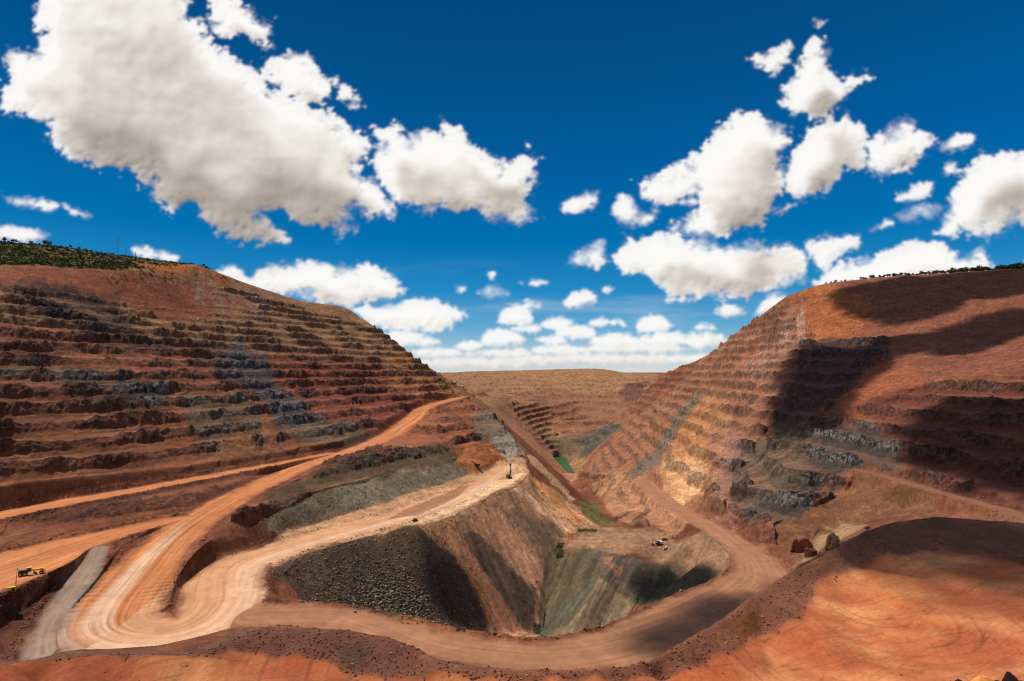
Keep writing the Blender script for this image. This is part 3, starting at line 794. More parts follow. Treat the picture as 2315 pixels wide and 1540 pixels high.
# haul roads
rw = (1 - sstep(-5.0, 2.0, BEST + 5.5 * fbm2(GX / 14, GY / 14, 4, 191) + 1.5 * fbm2(GX / 3, GY / 3, 3, 192))) * (BEST < 20)
r_or = V(198, 124, 80); r_or2 = V(176, 100, 60); r_pale = V(214, 184, 154); r_grey = V(158, 146, 128)
lane = fbm2(ACR / 3.4 + 1.3 * noise2(GX / 50, GY / 50, 5), (GX - GY) / 160, 4, 193, .6)
lane2 = fbm2(ACR / 1.3 + .9 * noise2(GX / 30, GY / 30, 6), (GX - GY) / 90, 3, 194, .6)
lane2 = lane2 * (.45 + .75 * sstep(-.3, .4, noise2(GX / 25, GY / 25, 8)))
k = sstep(-.4, .4, lane)[..., None]
rc = r_or2 * (1 - k) + r_or * k
# pale ground where the fleet turns and along the terrace
isB = WHICH == 2
an = ACR / np.maximum(HW, 1) + .22 * lane                      # -1 inside of the bend, +1 outside
btot = ALO[isB].max()
print('B', btot)
turn = isB * sstep(370, 300, GY)
terr = isB * (GX > -165) * (GY > 225) * sstep(.52 * btot, .60 * btot, ALO)
left_ = turn * (1 - terr)
band = left_ * sstep(-.15, .05, an) * sstep(.62, .35, an) + terr * sstep(-.1, .35, an)
band = np.clip(band * (.75 + .8 * lane2), 0, 1)[..., None] * .78
rc = rc * (1 - band) + r_pale * band
rc = np.where((terr > .5)[..., None], rc * .5 + V(204, 158, 120) * .5, rc)
k3 = np.clip((left_ * sstep(.45, .8, an) * sstep(265, 245, GY) + terr * sstep(.35, .8, an) * sstep(.1, .4, lane)) * .7, 0, 1)[..., None]
rc = rc * (1 - k3) + r_grey * k3
isD = np.isin(WHICH, (1, 6))
rc = np.where(isD[..., None], rc * .25 + V(146, 102, 78) * .75, rc)
rc = np.where((WHICH == 6)[..., None], rc * .4 + V(104, 66, 52) * .6, rc)
isE = WHICH == 5
rc = np.where(isE[..., None], rc * .2 + V(140, 128, 112) * .8, rc)
rc = rc * np.clip(1 + .34 * lane2 + .24 * lane + .20 * n2 + .16 * n3_ + .16 * n4_, .5, 1.45)[..., None]
rw3 = rw[..., None]
col = col * (1 - rw3) + rc * rw3
print('B length', ALO[isB].max())
stp = plan([(868, 1176), (940, 1140), (1035, 1098), (1060, 1095), (1036, 1120), (940, 1166)])
k_s = (inside(stp, GX + JIT[1][0] * .5, GY + JIT[1][1] * .5) * 1.0 + inside(stp, GX + JIT[3][0] * .4, GY + JIT[3][1] * .4)) / 2
k_s = (k_s * .8)[..., None]
col = col * (1 - k_s) + V(142, 92, 64) * np.clip(1 + .5 * lane2 + .3 * n3_, .5, 1.5)[..., None] * k_s
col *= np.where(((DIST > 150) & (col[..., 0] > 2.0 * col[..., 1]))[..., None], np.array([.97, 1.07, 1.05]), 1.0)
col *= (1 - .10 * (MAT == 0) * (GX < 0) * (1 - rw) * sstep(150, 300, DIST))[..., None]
col = np.clip(col, .012, .9)

# ------------------------------------------------------------------ meshes of the ground
def ground_material():
    m = bpy.data.materials.new('pit_ground')
    m.use_nodes = True
    nt = m.node_tree; nt.nodes.clear(); N = nt.nodes.new; L = nt.links.new
    out = N('ShaderNodeOutputMaterial'); b = N('ShaderNodeBsdfPrincipled')
    b.inputs['Roughness'].default_value = .95
    b.inputs['Specular IOR Level'].default_value = .12
    at = N('ShaderNodeAttribute'); at.attribute_name = 'soil'
    rg = N('ShaderNodeAttribute'); rg.attribute_name = 'rough'
    tc_ = N('ShaderNodeTexCoord')
    n_a = N('ShaderNodeTexNoise'); n_a.inputs['Scale'].default_value = .16; n_a.inputs['Detail'].default_value = 13; n_a.inputs['Roughness'].default_value = .82
    L(tc_.outputs['Object'], n_a.inputs['Vector'])
    mr = N('ShaderNodeMapRange'); mr.inputs[1].default_value = .34; mr.inputs[2].default_value = .66; mr.inputs[3].default_value = .40; mr.inputs[4].default_value = 1.6
    L(n_a.outputs['Fac'], mr.inputs[0])
    mm = N('ShaderNodeMix'); mm.data_type = 'FLOAT'; mm.inputs[2].default_value = 1.0
    L(rg.outputs['Fac'], mm.inputs[0]); L(mr.outputs[0], mm.inputs[3])
    mul = N('ShaderNodeVectorMath'); mul.operation = 'SCALE'
    L(at.outputs['Color'], mul.inputs[0]); L(mm.outputs[0], mul.inputs['Scale'])
    L(mul.outputs[0], b.inputs['Base Color'])
    n_b = N('ShaderNodeTexNoise'); n_b.inputs['Scale'].default_value = .22; n_b.inputs['Detail'].default_value = 13; n_b.inputs['Roughness'].default_value = .78
    L(tc_.outputs['Object'], n_b.inputs['Vector'])
    bp = N('ShaderNodeBump'); bp.inputs['Distance'].default_value = 7.0
    ms = N('ShaderNodeMath'); ms.operation = 'MULTIPLY'; ms.inputs[1].default_value = .75
    L(rg.outputs['Fac'], ms.inputs[0]); L(ms.outputs[0], bp.inputs['Strength'])
    L(n_b.outputs['Fac'], bp.inputs['Height']); L(bp.outputs['Normal'], b.inputs['Normal'])
    L(b.outputs[0], out.inputs['Surface'])
    return m


GM = ground_material()
rough = np.clip(.30 + .7 * FACE + .35 * (1 - FLAT) - .4 * rw, .12, 1)
rough = np.where((DIST < 150) & (GZ > -34), np.where(MAT == 7, .55, .40), rough)
rough = np.where(np.isin(MAT, (2,)), .45, rough)
rough = np.where(GY > 1200, rough * .8, rough)

# normals of the whole sheet, so that the pieces join without seams
Pn = np.stack([GX, GY, GZ], -1)
du = np.gradient(Pn, axis=1); dv = np.gradient(Pn, axis=0)
NRM = np.cross(du, dv)
NRM /= np.maximum(np.linalg.norm(NRM, axis=-1, keepdims=True), 1e-9)

# which piece of the setting every face belongs to
fm = lambda a: a[:-1, :-1]
cls = np.full((NROW - 1, NCOL - 1), 0, np.int8)
fx_, fy_, fz_ = fm(GX), fm(GY), fm(GZ)
cls[:] = 0                                             # pit floor and slopes
leftwall = inside(plan([(-250, 400, 3000), (900, 700, 3000), (1015, 880, 1040), (1040, 898), (950, 920), (890, 975), (760, 1015), (500, 1065), (0, 1155), (-250, 1210)]), fx_, fy_)
cls[leftwall] = 1
rightwall = (fx_ > 0) & inside(plan([(1305, 1085), (1400, 960), (1490, 850), (1600, 800, 3000), (2600, 500, 3000), (2600, 1200, 320), (2315, 1160), (1960, 1062), (1780, 1285), (1700, 1230), (1560, 1140), (1440, 1075)]), fx_, fy_)
cls[rightwall] = 2
cls[(fm(DIST) < 150) & (fz_ > -36)] = 3
cls[(fy_ > 1250) & (cls == 0)] = 4
cls[np.isin(fm(MAT), (1, 2, 3, 9)) & (cls == 0)] = 5
cls[(fm(rw) > .5)] = 6
NAMES = {0: 'terrain', 1: 'pit_wall_left', 2: 'pit_wall_right', 3: 'ground', 4: 'hill', 5: 'dump_slope', 6: 'haul_road'}
idx = np.arange(NROW * NCOL).reshape(NROW, NCOL)
flatP = Pn.reshape(-1, 3); flatN = NRM.reshape(-1, 3)
flatC = np.concatenate([col.reshape(-1, 3), np.ones((NROW * NCOL, 1))], 1); flatR = rough.reshape(-1)


def sheet(name, P, Q, mat, nrm=None, colr=None, rgh=None):
    """P: n x 3, Q: m x 4 vertex indices into P (compacted here)"""
    used = np.unique(Q)
    remap = np.full(len(P), -1, np.int64); remap[used] = np.arange(len(used))
    Qn = remap[Q].astype(np.int32)
    me = bpy.data.meshes.new(name)
    me.vertices.add(len(used)); me.vertices.foreach_set('co', P[used].astype(np.float32).ravel())
    me.loops.add(Qn.size); me.loops.foreach_set('vertex_index', Qn.ravel())
    me.polygons.add(len(Qn)); me.polygons.foreach_set('loop_start', np.arange(0, Qn.size, Qn.shape[1], dtype=np.int32))
    me.update(calc_edges=True)
    me.polygons.foreach_set('use_smooth', np.ones(len(Qn), bool))
    if colr is not None:
        a = me.color_attributes.new('soil', 'FLOAT_COLOR', 'POINT'); a.data.foreach_set('color', colr[used].astype(np.float32).ravel())
    if rgh is not None:
        a = me.attributes.new('rough', 'FLOAT', 'POINT'); a.data.foreach_set('value', rgh[used].astype(np.float32).ravel())
    me.materials.append(mat)
    if nrm is not None:
        me.normals_split_custom_set_from_vertices(nrm[used].astype(np.float32))
    o = bpy.data.objects.new(name, me)
    C.objects.link(o)
    return o


Q = np.stack([idx[:-1, :-1], idx[:-1, 1:], idx[1:, 1:], idx[1:, :-1]], -1)
for k_, nm in NAMES.items():
    m = cls == k_
    if m.any():
        tag(sheet(nm, flatP, Q[m], GM, flatN, flatC, flatR), kind='structure')

# pond at the bottom of the far pit
def simple(name, c, rough_=.6, metal=0.0, spec=.5):
    m = bpy.data.materials.new(name); m.use_nodes = True
    nt = m.node_tree; b = nt.nodes['Principled BSDF']
    n = nt.nodes.new('ShaderNodeTexNoise'); n.inputs['Scale'].default_value = 3.0; n.inputs['Detail'].default_value = 5
    tcx = nt.nodes.new('ShaderNodeTexCoord'); nt.links.new(tcx.outputs['Object'], n.inputs['Vector'])
    r = nt.nodes.new('ShaderNodeValToRGB')
    r.color_ramp.elements[0].position = .3; r.color_ramp.elements[1].position = .7
    r.color_ramp.elements[0].color = tuple(v * .78 for v in c) + (1,); r.color_ramp.elements[1].color = tuple(min(1, v * 1.12) for v in c) + (1,)
    nt.links.new(n.outputs['Fac'], r.inputs['Fac']); nt.links.new(r.outputs['Color'], b.inputs['Base Color'])
    b.inputs['Roughness'].default_value = rough_; b.inputs['Metallic'].default_value = metal; b.inputs['Specular IOR Level'].default_value = spec
    return m


pm = simple('pond_water', (.024, .10, .022), .35, spec=.25)
cx_, cy_ = sum(p[0] for p in lake_w) / 7, sum(p[1] for p in lake_w) / 7
wp = np.array([(cx_ + (p[0] - cx_) * 1.07, cy_ + (p[1] - cy_) * 1.07, LAKE_Z + .3) for p in lake_w])
me = bpy.data.meshes.new('pond'); me.from_pydata([tuple(p) for p in wp], [], [tuple(range(7))]); me.materials.append(pm)
o = bpy.data.objects.new('pond', me); C.objects.link(o); tag(o, kind='structure')

# ------------------------------------------------------------------ sky dome with its clouds
SKY_R = 26000.0
NSU, NSV = 1560, 640
st_ = np.linspace(-1.32, 1.32, NSU)
ss_ = np.linspace(-0.03, 1.0, NSV)
ST, SS = np.meshgrid(st_, ss_)
yf = math.cos(PITCH) + SS * math.sin(PITCH)
SU = CX + F * ST / yf
SV = CY - F * (SS * math.cos(PITCH) - math.sin(PITCH)) / yf


def el(cx, cy, rx, ry, n=14):
    """low cumulus: round top, flat base"""
    P = []
    for i in range(n):
        a = 2 * math.pi * i / n
        y = -math.sin(a)
        P.append((cx + rx * math.cos(a), cy + ry * (y if y < 0 else y * .55)))
    return P


CLOUDS = [
    ([(85, 40), (100, -80), (400, -80), (420, 0), (455, 60), (480, 100), (540, 130), (590, 170), (640, 220), (700, 240), (760, 262), (800, 290), (835, 320),
      (830, 350), (800, 365), (830, 410), (870, 440), (905, 485), (860, 500), (800, 470), (775, 480), (795, 520), (770, 535), (740, 505), (700, 515), (655, 490), (600, 485),
      (640, 510), (650, 545), (590, 550), (530, 545), (470, 505), (440, 470), (380, 480), (350, 450), (340, 410), (280, 380), (230, 385), (180, 360),
      (130, 330), (110, 280), (60, 250), (15, 255), (5, 220), (25, 190), (5, 150), (10, 115), (60, 120), (85, 110), (92, 70)], 1.0),
    ([(575, 160), (600, 140), (670, 125), (700, 140), (740, 200), (735, 235), (700, 235), (660, 225), (620, 200)], .8),
    ([(848, 292), (900, 285), (920, 305), (1000, 305), (1003, 280), (1035, 285), (1070, 325), (1110, 355), (1140, 365), (1190, 342), (1212, 370), (1205, 410),
      (1188, 450), (1195, 490), (1150, 502), (1100, 492), (1080, 470), (1010, 480), (940, 475), (890, 450), (860, 420), (842, 370), (855, 320)], .8),
    ([(800, 400), (840, 400), (890, 470), (850, 490), (800, 470)], .6),
    ([(470, 0), (500, -20), (540, 0), (560, 30), (600, 50), (608, 100), (570, 90), (540, 75), (500, 85), (480, 40)], .8),
    ([(755, 185), (780, 190), (812, 222), (800, 240), (775, 225)], .7),
    ([(8, 445), (60, 448), (100, 450), (130, 466), (110, 478), (60, 470), (20, 460)], .4), ([(145, 465), (200, 488), (160, 484)], .4),
    ([(-60, 508), (60, 513), (110, 530), (100, 548), (-60, 548)], .4),
    ([(295, 560), (330, 560), (360, 568), (405, 578), (400, 590), (340, 588), (300, 575)], .4),
    ([(490, 615), (530, 600), (570, 620), (620, 600), (650, 605), (700, 588), (760, 602), (800, 595), (850, 600), (900, 630), (914, 662), (895, 674), (800, 690), (660, 670), (560, 665)], .6),
    ([(780, 690), (850, 690), (920, 680), (980, 675), (1030, 700), (1065, 715), (1025, 724), (1025, 745), (980, 752), (900, 745), (840, 740)], .5),
    ([(860, 755), (900, 745), (950, 750), (998, 775), (960, 784), (880, 780)], .4),
    ([(1840, 85), (1860, 95), (1868, 150), (1900, 180), (1962, 165), (1970, 180), (1920, 205), (1885, 240), (1860, 262), (1800, 260), (1775, 230), (1770, 190), (1800, 165), (1818, 120)], .75),
    ([(1690, 130), (1730, 118), (1765, 112), (1785, 95), (1780, 140), (1750, 172), (1720, 150)], .6),
    ([(1840, 45), (1862, 50), (1850, 70)], .5),
    ([(1450, 415), (1480, 390), (1560, 362), (1582, 330), (1620, 300), (1660, 255), (1700, 250), (1740, 270), (1785, 300), (1790, 330), (1770, 370), (1765, 420), (1745, 485), (1690, 520),
      (1620, 540), (1552, 530), (1542, 510), (1570, 470), (1560, 445), (1480, 465), (1455, 445)], .8),
    ([(1790, 340), (1830, 292), (1870, 262), (1910, 260), (1950, 285), (1970, 330), (1950, 380), (1900, 392), (1860, 438), (1800, 445), (1780, 430), (1780, 390)], .7),
    ([(1960, 320), (2000, 300), (2040, 270), (2090, 288), (2117, 312), (2090, 350), (2050, 380), (1990, 392), (1960, 380)], .65),
    ([(1480, 460), (1560, 445), (1700, 470), (1760, 470), (1740, 490), (1760, 485), (1800, 462), (1740, 480)], .3),
    ([(1380, 575), (1430, 542), (1490, 530), (1560, 530), (1640, 560), (1700, 545), (1740, 565), (1790, 550), (1832, 590), (1820, 630), (1740, 655), (1640, 672), (1540, 675), (1490, 650), (1460, 622), (1400, 605)], .7),
    ([(1285, 592), (1320, 560), (1365, 545), (1374, 590), (1350, 608), (1320, 600)], .5),
    ([(1265, 465), (1290, 447), (1350, 435), (1350, 455), (1310, 487), (1275, 485)], .5), ([(1375, 470), (1400, 440), (1438, 455), (1445, 480), (1478, 490), (1460, 512), (1400, 500)], .5),
    ([(1840, 635), (1900, 592), (1990, 575), (2060, 545), (2130, 540), (2170, 585), (2215, 565), (2250, 602), (2230, 640), (2000, 660), (1840, 665)], .6),
    ([(1822, 550), (1880, 532), (1945, 535), (1940, 560), (1890, 580), (1880, 615), (1845, 612)], .6),
    ([(2120, 530), (2140, 460), (2170, 400), (2220, 350), (2270, 340), (2320, 345), (2440, 380), (2440, 520), (2315, 510), (2230, 540), (2180, 520), (2140, 540)], .7),
    ([(2030, 450), (2080, 412), (2112, 410), (2100, 440), (2060, 460)], .5), ([(2030, 490), (2070, 462), (2140, 465), (2120, 485), (2050, 498)], .5),
    ([(2130, 335), (2160, 300), (2205, 305), (2200, 325), (2150, 340)], .5), ([(2135, 375), (2160, 368), (2158, 392), (2140, 395)], .4),
    ([(1968, 520), (2000, 500), (2022, 502), (2010, 512)], .4),
    ([(1700, 712), (1740, 662), (1765, 662), (1800, 680), (1790, 712)], .4), (el(1648, 708, 36, 18), .35), (el(1540, 678, 34, 8), .3),
    (el(1042, 656, 15, 9), .4), (el(1122, 664, 34, 15), .45), (el(1083, 664, 8, 6), .4), (el(1112, 622, 7, 6), .4), (el(1216, 641, 20, 9), .4),
    (el(1312, 680, 38, 25), .45), (el(1372, 655, 10, 9), .3), (el(1200, 695, 24, 12), .4), (el(1165, 722, 42, 34), .45), (el(1188, 745, 36, 14), .35),
    (el(1135, 770, 50, 26), .4), (el(1060, 785, 34, 15), .4), (el(1262, 735, 38, 20), .4), (el(1300, 755, 46, 24), .4), (el(1250, 770, 34, 14), .3),
    (el(1372, 732, 40, 12), .4), (el(1402, 734, 14, 8), .3), (el(1480, 738, 42, 28), .4), (el(1390, 775, 56, 24), .4), (el(1500, 772, 60, 24), .4),
    (el(1590, 775, 64, 24), .4), (el(1595, 742, 24, 10), .35), (el(1440, 790, 120, 18), .3), (el(1270, 795, 70, 18), .35), (el(1130, 802, 80, 14), .3),
    (el(985, 800, 60, 14), .3), (el(1370, 815, 300, 16), .3), (el(1060, 822, 150, 14), .3), (el(1180, 640, 0.1, .1), .1),
    ([(2315, 590), (2340, 590), (2500, 620), (2315, 640)], .4), ([(-300, 60), (-120, 40), (-60, 180), (-200, 300), (-330, 200)], .8), ([(2480, 120), (2600, 90), (2680, 260), (2500, 280)], .8),
]
fld = np.full(SU.shape, -60.0); sdf = np.full(SU.shape, -60.0)
nA = fbm2(SU / 110, SV / 90, 3, 301, .55); nB = fbm2(SU / 34, SV / 28, 4, 311, .62); nC = fbm2(SU / 12, SV / 10, 3, 315, .6); nF = fbm2(SU / 30, SV / 24, 4, 317, .6)
bil = 1 - np.abs(fbm2(SU / 75, SV / 62, 3, 321, .5)) * 3.2
bil2 = 1 - np.abs(fbm2(SU / 26, SV / 22, 3, 331, .5)) * 3.2
for poly, sz in CLOUDS:
    P = np.array(poly, float)
    m = np.where((SU > P[:, 0].min() - 60) & (SU < P[:, 0].max() + 60) & (SV > P[:, 1].min() - 60) & (SV < P[:, 1].max() + 60))
    if len(m[0]) == 0: continue
    px, py = SU[m], SV[m]
    d = np.full(px.shape, 1e9)
    for i in range(len(P)):
        a, b = P[i], P[(i + 1) % len(P)]
        e = b - a; L2 = e @ e + 1e-9
        k = np.clip(((px - a[0]) * e[0] + (py - a[1]) * e[1]) / L2, 0, 1)
        d = np.minimum(d, np.hypot(px - a[0] - k * e[0], py - a[1] - k * e[1]))
    sd = np.where(inside(P, px, py), d, -d)
    big = sstep(.35, .9, sz)
    f_ = sd + (24 * nA[m] + 11 * bil[m]) * (.10 + .90 * big) + (30 * nB[m] + 7 * bil2[m]) * (.45 + .55 * big) + (10 * nC[m]) * (.5 + .5 * big) - 2 - 6 * big
    f_ = f_ + np.where(sd < 4, 34 * sstep(.22, .6, nF[m]) * (.3 + .7 * big), 0)
    fld[m] = np.maximum(fld[m], f_)
    sdf[m] = np.maximum(sdf[m], np.minimum(sd, 150 * sz))
wmask = sstep(-.05, .45, fbm2(SU / 90, SV / 75, 4, 341)) * sstep(830, 560, SV)
fil = fbm2((SU + .6 * SV) / 34, (SV - .5 * SU) / 15, 5, 345, .62)
wid = 7 + 40 * wmask
cover = sstep(-4 - 10 * wmask, wid, fld + wmask * 26 * fil)
cover = blur(blur(cover, .9, 0), .9, 1)
soft = blur(blur(np.maximum(fld * .45 + sdf * .55, -20), 4.0, 0), 4.0, 1)
lob = fbm2(SU / 150, SV / 120, 3, 361, .5)
bl2 = 1 - np.abs(fbm2(SU / 85, SV / 66, 2, 363, .45)) * 3.0
hmap = np.sqrt(np.clip(soft + 6, 0, 130) / 130.0) * (1 + .34 * lob + .15 * bl2 + .05 * bil2)
hmap = blur(blur(hmap, 2.0, 0), 2.0, 1)
hfine = blur(blur(np.clip(fld, -6, 50) / 50 + .25 * bil2 + .2 * bil, 1.2, 0), 1.2, 1)
dens_c = np.clip(soft / 55, 0, 1.0)
acc = np.zeros_like(cover)
for k in range(1, 44):
    dy_, dx_ = int(k * 2.2), -int(k * 1.1)
    sh = np.zeros_like(cover)
    a0 = np.roll(dens_c[dy_:, :], -dx_, axis=1)
    sh[:a0.shape[0], :] = a0
    acc += sh / 44
acc = blur(blur(acc, 4, 0), 4, 1)
acs = np.zeros_like(cover); dsm = np.clip(soft / 26, 0, 1)
for k in range(1, 17):
    sh = np.zeros_like(cover)
    a0 = np.roll(dsm[int(k * 2.2):, :], int(k * 1.1), axis=1)
    sh[:a0.shape[0], :] = a0
    acs += sh / 16
acs = blur(blur(acs, 2.5, 0), 2.5, 1)
acc = np.maximum(acc, .58 * acs ** 1.8)
under = np.zeros_like(cover)                          # cloud below this point: near the base little is left
for k in range(1, 22):
    sh = np.zeros_like(cover); dy_ = int(k * 2.2)
    sh[dy_:, :] = dens_c[:-dy_, :]
    under += sh / 22
shade = .62 * sstep(.18, .95, acc + .60 * lob) * (.45 + .55 * sstep(1.0, .35, under)) + .10 * sstep(20, 110, soft)
slope2 = hmap - np.roll(np.roll(hmap, -7, axis=0), 5, axis=1)
slopef = hfine - np.roll(np.roll(hfine, -3, axis=0), 2, axis=1)
edge_k = sstep(55, 5, fld)
light = 1.0 - 1.12 * shade + .62 * slope2 + (.08 + .22 * edge_k) * slopef
light = np.clip(light, 0, 1.1)
thin = fbm2(SU / 420, SV / 60, 4, 351)
veil = sstep(.05, .6, thin) * .22 * sstep(560, 700, SV)
low = sstep(770, 830, SV) * (.55 + .25 * thin)
cover = 1 - (1 - cover * (.90 + .095 * sstep(0, 30, fld))) * (1 - veil) * (1 - np.clip(low, 0, 1) * .55)
light = np.where(SV > 740, light * (1 - .22 * sstep(740, 830, SV)) + .04, light)
dirs = np.stack([ST, np.ones_like(ST), SS], -1); dirs /= np.linalg.norm(dirs, axis=-1, keepdims=True)
sky_m = bpy.data.materials.new('sky_with_clouds'); sky_m.use_nodes = True
nt = sky_m.node_tree; nt.nodes.clear(); N = nt.nodes.new; L = nt.links.new
o_ = N('ShaderNodeOutputMaterial'); em = N('ShaderNodeEmission')
g_ = N('ShaderNodeNewGeometry'); nm_ = N('ShaderNodeVectorMath'); nm_.operation = 'NORMALIZE'; L(g_.outputs['Position'], nm_.inputs[0])
sx = N('ShaderNodeSeparateXYZ'); L(nm_.outputs[0], sx.inputs[0])
rp = N('ShaderNodeValToRGB'); L(sx.outputs['Z'], rp.inputs['Fac'])
stops = [(0.0, (206, 214, 216)), (.035, (160, 196, 214)), (.08, (96, 168, 210)), (.14, (36, 138, 196)), (.22, (2, 114, 178)), (.34, (2, 94, 158)), (.47, (2, 80, 138)), (.6, (2, 70, 120))]
rp.color_ramp.elements[0].position = 0; rp.color_ramp.elements[0].color = (*V(*stops[0][1]), 1)
rp.color_ramp.elements[1].position = stops[-1][0]; rp.color_ramp.elements[1].color = (*V(*stops[-1][1]), 1)
for p_, c_ in stops[1:-1]:
    e_ = rp.color_ramp.elements.new(p_); e_.color = (*V(*c_), 1)
ca = N('ShaderNodeAttribute'); ca.attribute_name = 'cover'
la = N('ShaderNodeAttribute'); la.attribute_name = 'light'
lr = N('ShaderNodeValToRGB'); L(la.outputs['Fac'], lr.inputs['Fac'])
lr.color_ramp.elements[0].position = .12; lr.color_ramp.elements[0].color = (*V(160, 149, 140), 1)
lr.color_ramp.elements[1].position = 1.0; lr.color_ramp.elements[1].color = (*V(252, 250, 247), 1)
e_ = lr.color_ramp.elements.new(.5); e_.color = (*V(206, 197, 188), 1)
e_ = lr.color_ramp.elements.new(.78); e_.color = (*V(236, 231, 225), 1)
mx_ = N('ShaderNodeMix'); mx_.data_type = 'RGBA'
L(ca.outputs['Fac'], mx_.inputs['Factor']); L(rp.outputs['Color'], mx_.inputs['A']); L(lr.outputs['Color'], mx_.inputs['B'])
L(mx_.outputs['Result'], em.inputs['Color']); L(em.outputs[0], o_.inputs['Surface'])
si = np.arange(NSU * NSV).reshape(NSV, NSU)
QS = np.stack([si[:-1, :-1], si[1:, :-1], si[1:, 1:], si[:-1, 1:]], -1).reshape(-1, 4)
sky = sheet('sky', (dirs * SKY_R).reshape(-1, 3), QS, sky_m)
for nm_a, ar in (('cover', cover), ('light', light)):
    a = sky.data.attributes.new(nm_a, 'FLOAT', 'POINT'); a.data.foreach_set('value', ar.astype(np.float32).ravel())
tag(sky, kind='structure')

# unseen clouds added overhead, shaped from shadow outlines to shade the pit
cloud_m = simple('cloud_white', (.80, .80, .80), 1.0, spec=0.0)
OVERHEAD = [
    ([(1885, 655), (1960, 640), (2100, 622), (2315, 608), (2600, 600, 860), (2600, 668), (2315, 664), (2160, 690), (2060, 742), (1990, 738), (1890, 705)], 1000),
    ([(1905, 795), (1990, 765), (2130, 745), (2200, 712), (2315, 700), (2600, 700), (2600, 760), (2315, 750), (2250, 785), (2180, 805), (2060, 800), (1990, 835), (1890, 930), (1850, 985), (1740, 990), (1720, 930), (1760, 850), (1810, 785)], 1000),
    ([(2040, 960), (2120, 900), (2315, 905), (2600, 905), (2600, 1230), (2315, 1150), (2150, 1105), (2070, 1060)], 1001),
    ([(1500, 1475), (1740, 1314), (1960, 1196), (2315, 1182), (2600, 1200), (2600, 1480), (2315, 1410), (2200, 1345), (2060, 1285), (1930, 1268), (1870, 1290), (1862, 1370), (1800, 1410), (1700, 1450), (1600, 1500), (1440, 1520)], 800),
    ([(960, 1220), (1030, 1250), (1085, 1330), (1112, 1425), (1000, 1405), (940, 1330)], 900),
    ([(1405, 1320), (1460, 1290), (1540, 1280), (1620, 1290), (1600, 1325), (1500, 1360), (1440, 1365)], 900),
    ([(1300, 1480), (1480, 1400), (1600, 1345), (1700, 1330), (1690, 1370), (1600, 1430), (1480, 1490), (1350, 1505)], 900),
]
LBL = ['broad unseen cumulus overhead, shaped to shade the right rim', 'unseen cumulus overhead, shaped to shade the dark benches of the right wall', 'unseen cumulus overhead, added to shade the lowest red benches at the far right',
       'unseen cumulus overhead, shaped to shade the near right bench around its sunlit patch', 'small unseen cumulus overhead, shaped to shade the rubble slope', 'small unseen cumulus overhead, shaped to shade the grey green hollow', 'small unseen cumulus overhead, shaped to shade the bend of the middle road']
for (poly, alt), lb in zip(OVERHEAD, LBL):
    P = []
    near_ = min(p[1] for p in poly) > 1150
    pl = plan(poly, 5.0 if near_ and poly[0][0] == 1500 else 100.0)
    zz_ = base_z(pl[:, 0], pl[:, 1])
    k = (alt - zz_) / SUN.z
    pl = np.stack([pl[:, 0] + SUN.x * k, pl[:, 1] + SUN.y * k], 1)
    lo, hi = pl.min(0) - 30, pl.max(0) + 30
    n_ = 180
    ax, ay = np.linspace(lo[0], hi[0], n_), np.linspace(lo[1], hi[1], n_)
    AX, AY = np.meshgrid(ax, ay)
    size = float(np.sqrt((hi[0] - lo[0]) * (hi[1] - lo[1])))
    jx = fbm2(AX / size * 9, AY / size * 9, 5, 401) * size * .10; jy = fbm2(AX / size * 9, AY / size * 9, 5, 402) * size * .10
    ins = inside(pl, AX + jx, AY + jy).astype(float)
    sg = 4.5 if alt > 950 else (11 if poly[0] == (1300, 1480) else 7)
    th = blur(blur(ins, sg, 0), sg, 1)
    ok = th > np.clip(.5 + .42 * rng.uniform(-1, 1, th.shape), .06, 1)
    hh = np.sqrt(np.clip(th - .2, 0, .8)) * size * .12 * (1 + .8 * fbm2(AX / size * 7, AY / size * 7, 5, 403))
    top = np.stack([AX, AY, alt + hh], -1).reshape(-1, 3); bot = np.stack([AX, AY, alt - .12 * hh - .5], -1).reshape(-1, 3)
    ii = np.arange(n_ * n_).reshape(n_, n_)
    okf = ok[:-1, :-1]
    seed_ = np.zeros_like(okf); mi_ = np.unravel_index(np.argmax(np.where(okf, th[:-1, :-1], 0)), okf.shape); seed_[mi_] = True
    for _ in range(600):                                # one cloud, one piece
        g2 = seed_.copy()
        g2[1:] |= seed_[:-1]; g2[:-1] |= seed_[1:]; g2[:, 1:] |= seed_[:, :-1]; g2[:, :-1] |= seed_[:, 1:]
        g2 &= okf
        if (g2 == seed_).all(): break
        seed_ = g2
    okf = seed_
    qa = np.stack([ii[:-1, :-1], ii[:-1, 1:], ii[1:, 1:], ii[1:, :-1]], -1)[okf]
    if len(qa) == 0: continue
    o = sheet('cloud', np.concatenate([top, bot]), np.concatenate([qa, qa[:, ::-1] + n_ * n_]), cloud_m)
    tag(o, lb, 'cloud', 'unseen shade clouds overhead')


# ------------------------------------------------------------------ finding the ground again
LYC = np.log(GY)


def ground_z(x, y):
    t = (x / y + 1.08) / 2.16 * (NCOL - 1)
    j = int(min(max(t, 0), NCOL - 2)); f = t - j
    l_ = math.log(y)
    return float(np.interp(l_, LYC[:, j], GZ[:, j]) * (1 - f) + np.interp(l_, LYC[:, j + 1], GZ[:, j + 1]) * f)


def spot(u, v, y_from=100.0, y_to=1e9):
    """where the sight line meets the ground"""
    t, s_ = ray(u, v)
    j = int(np.clip((t + 1.08) / 2.16 * (NCOL - 1), 0, NCOL - 1))
    zc, yc = GZ[:, j], GY[:, j]
    ok = np.where((zc >= s_ * yc) & (yc > y_from) & (yc < y_to))[0]
    if len(ok) == 0: return None
    i = ok[0]
    return Vector((t * yc[i], yc[i], zc[i]))


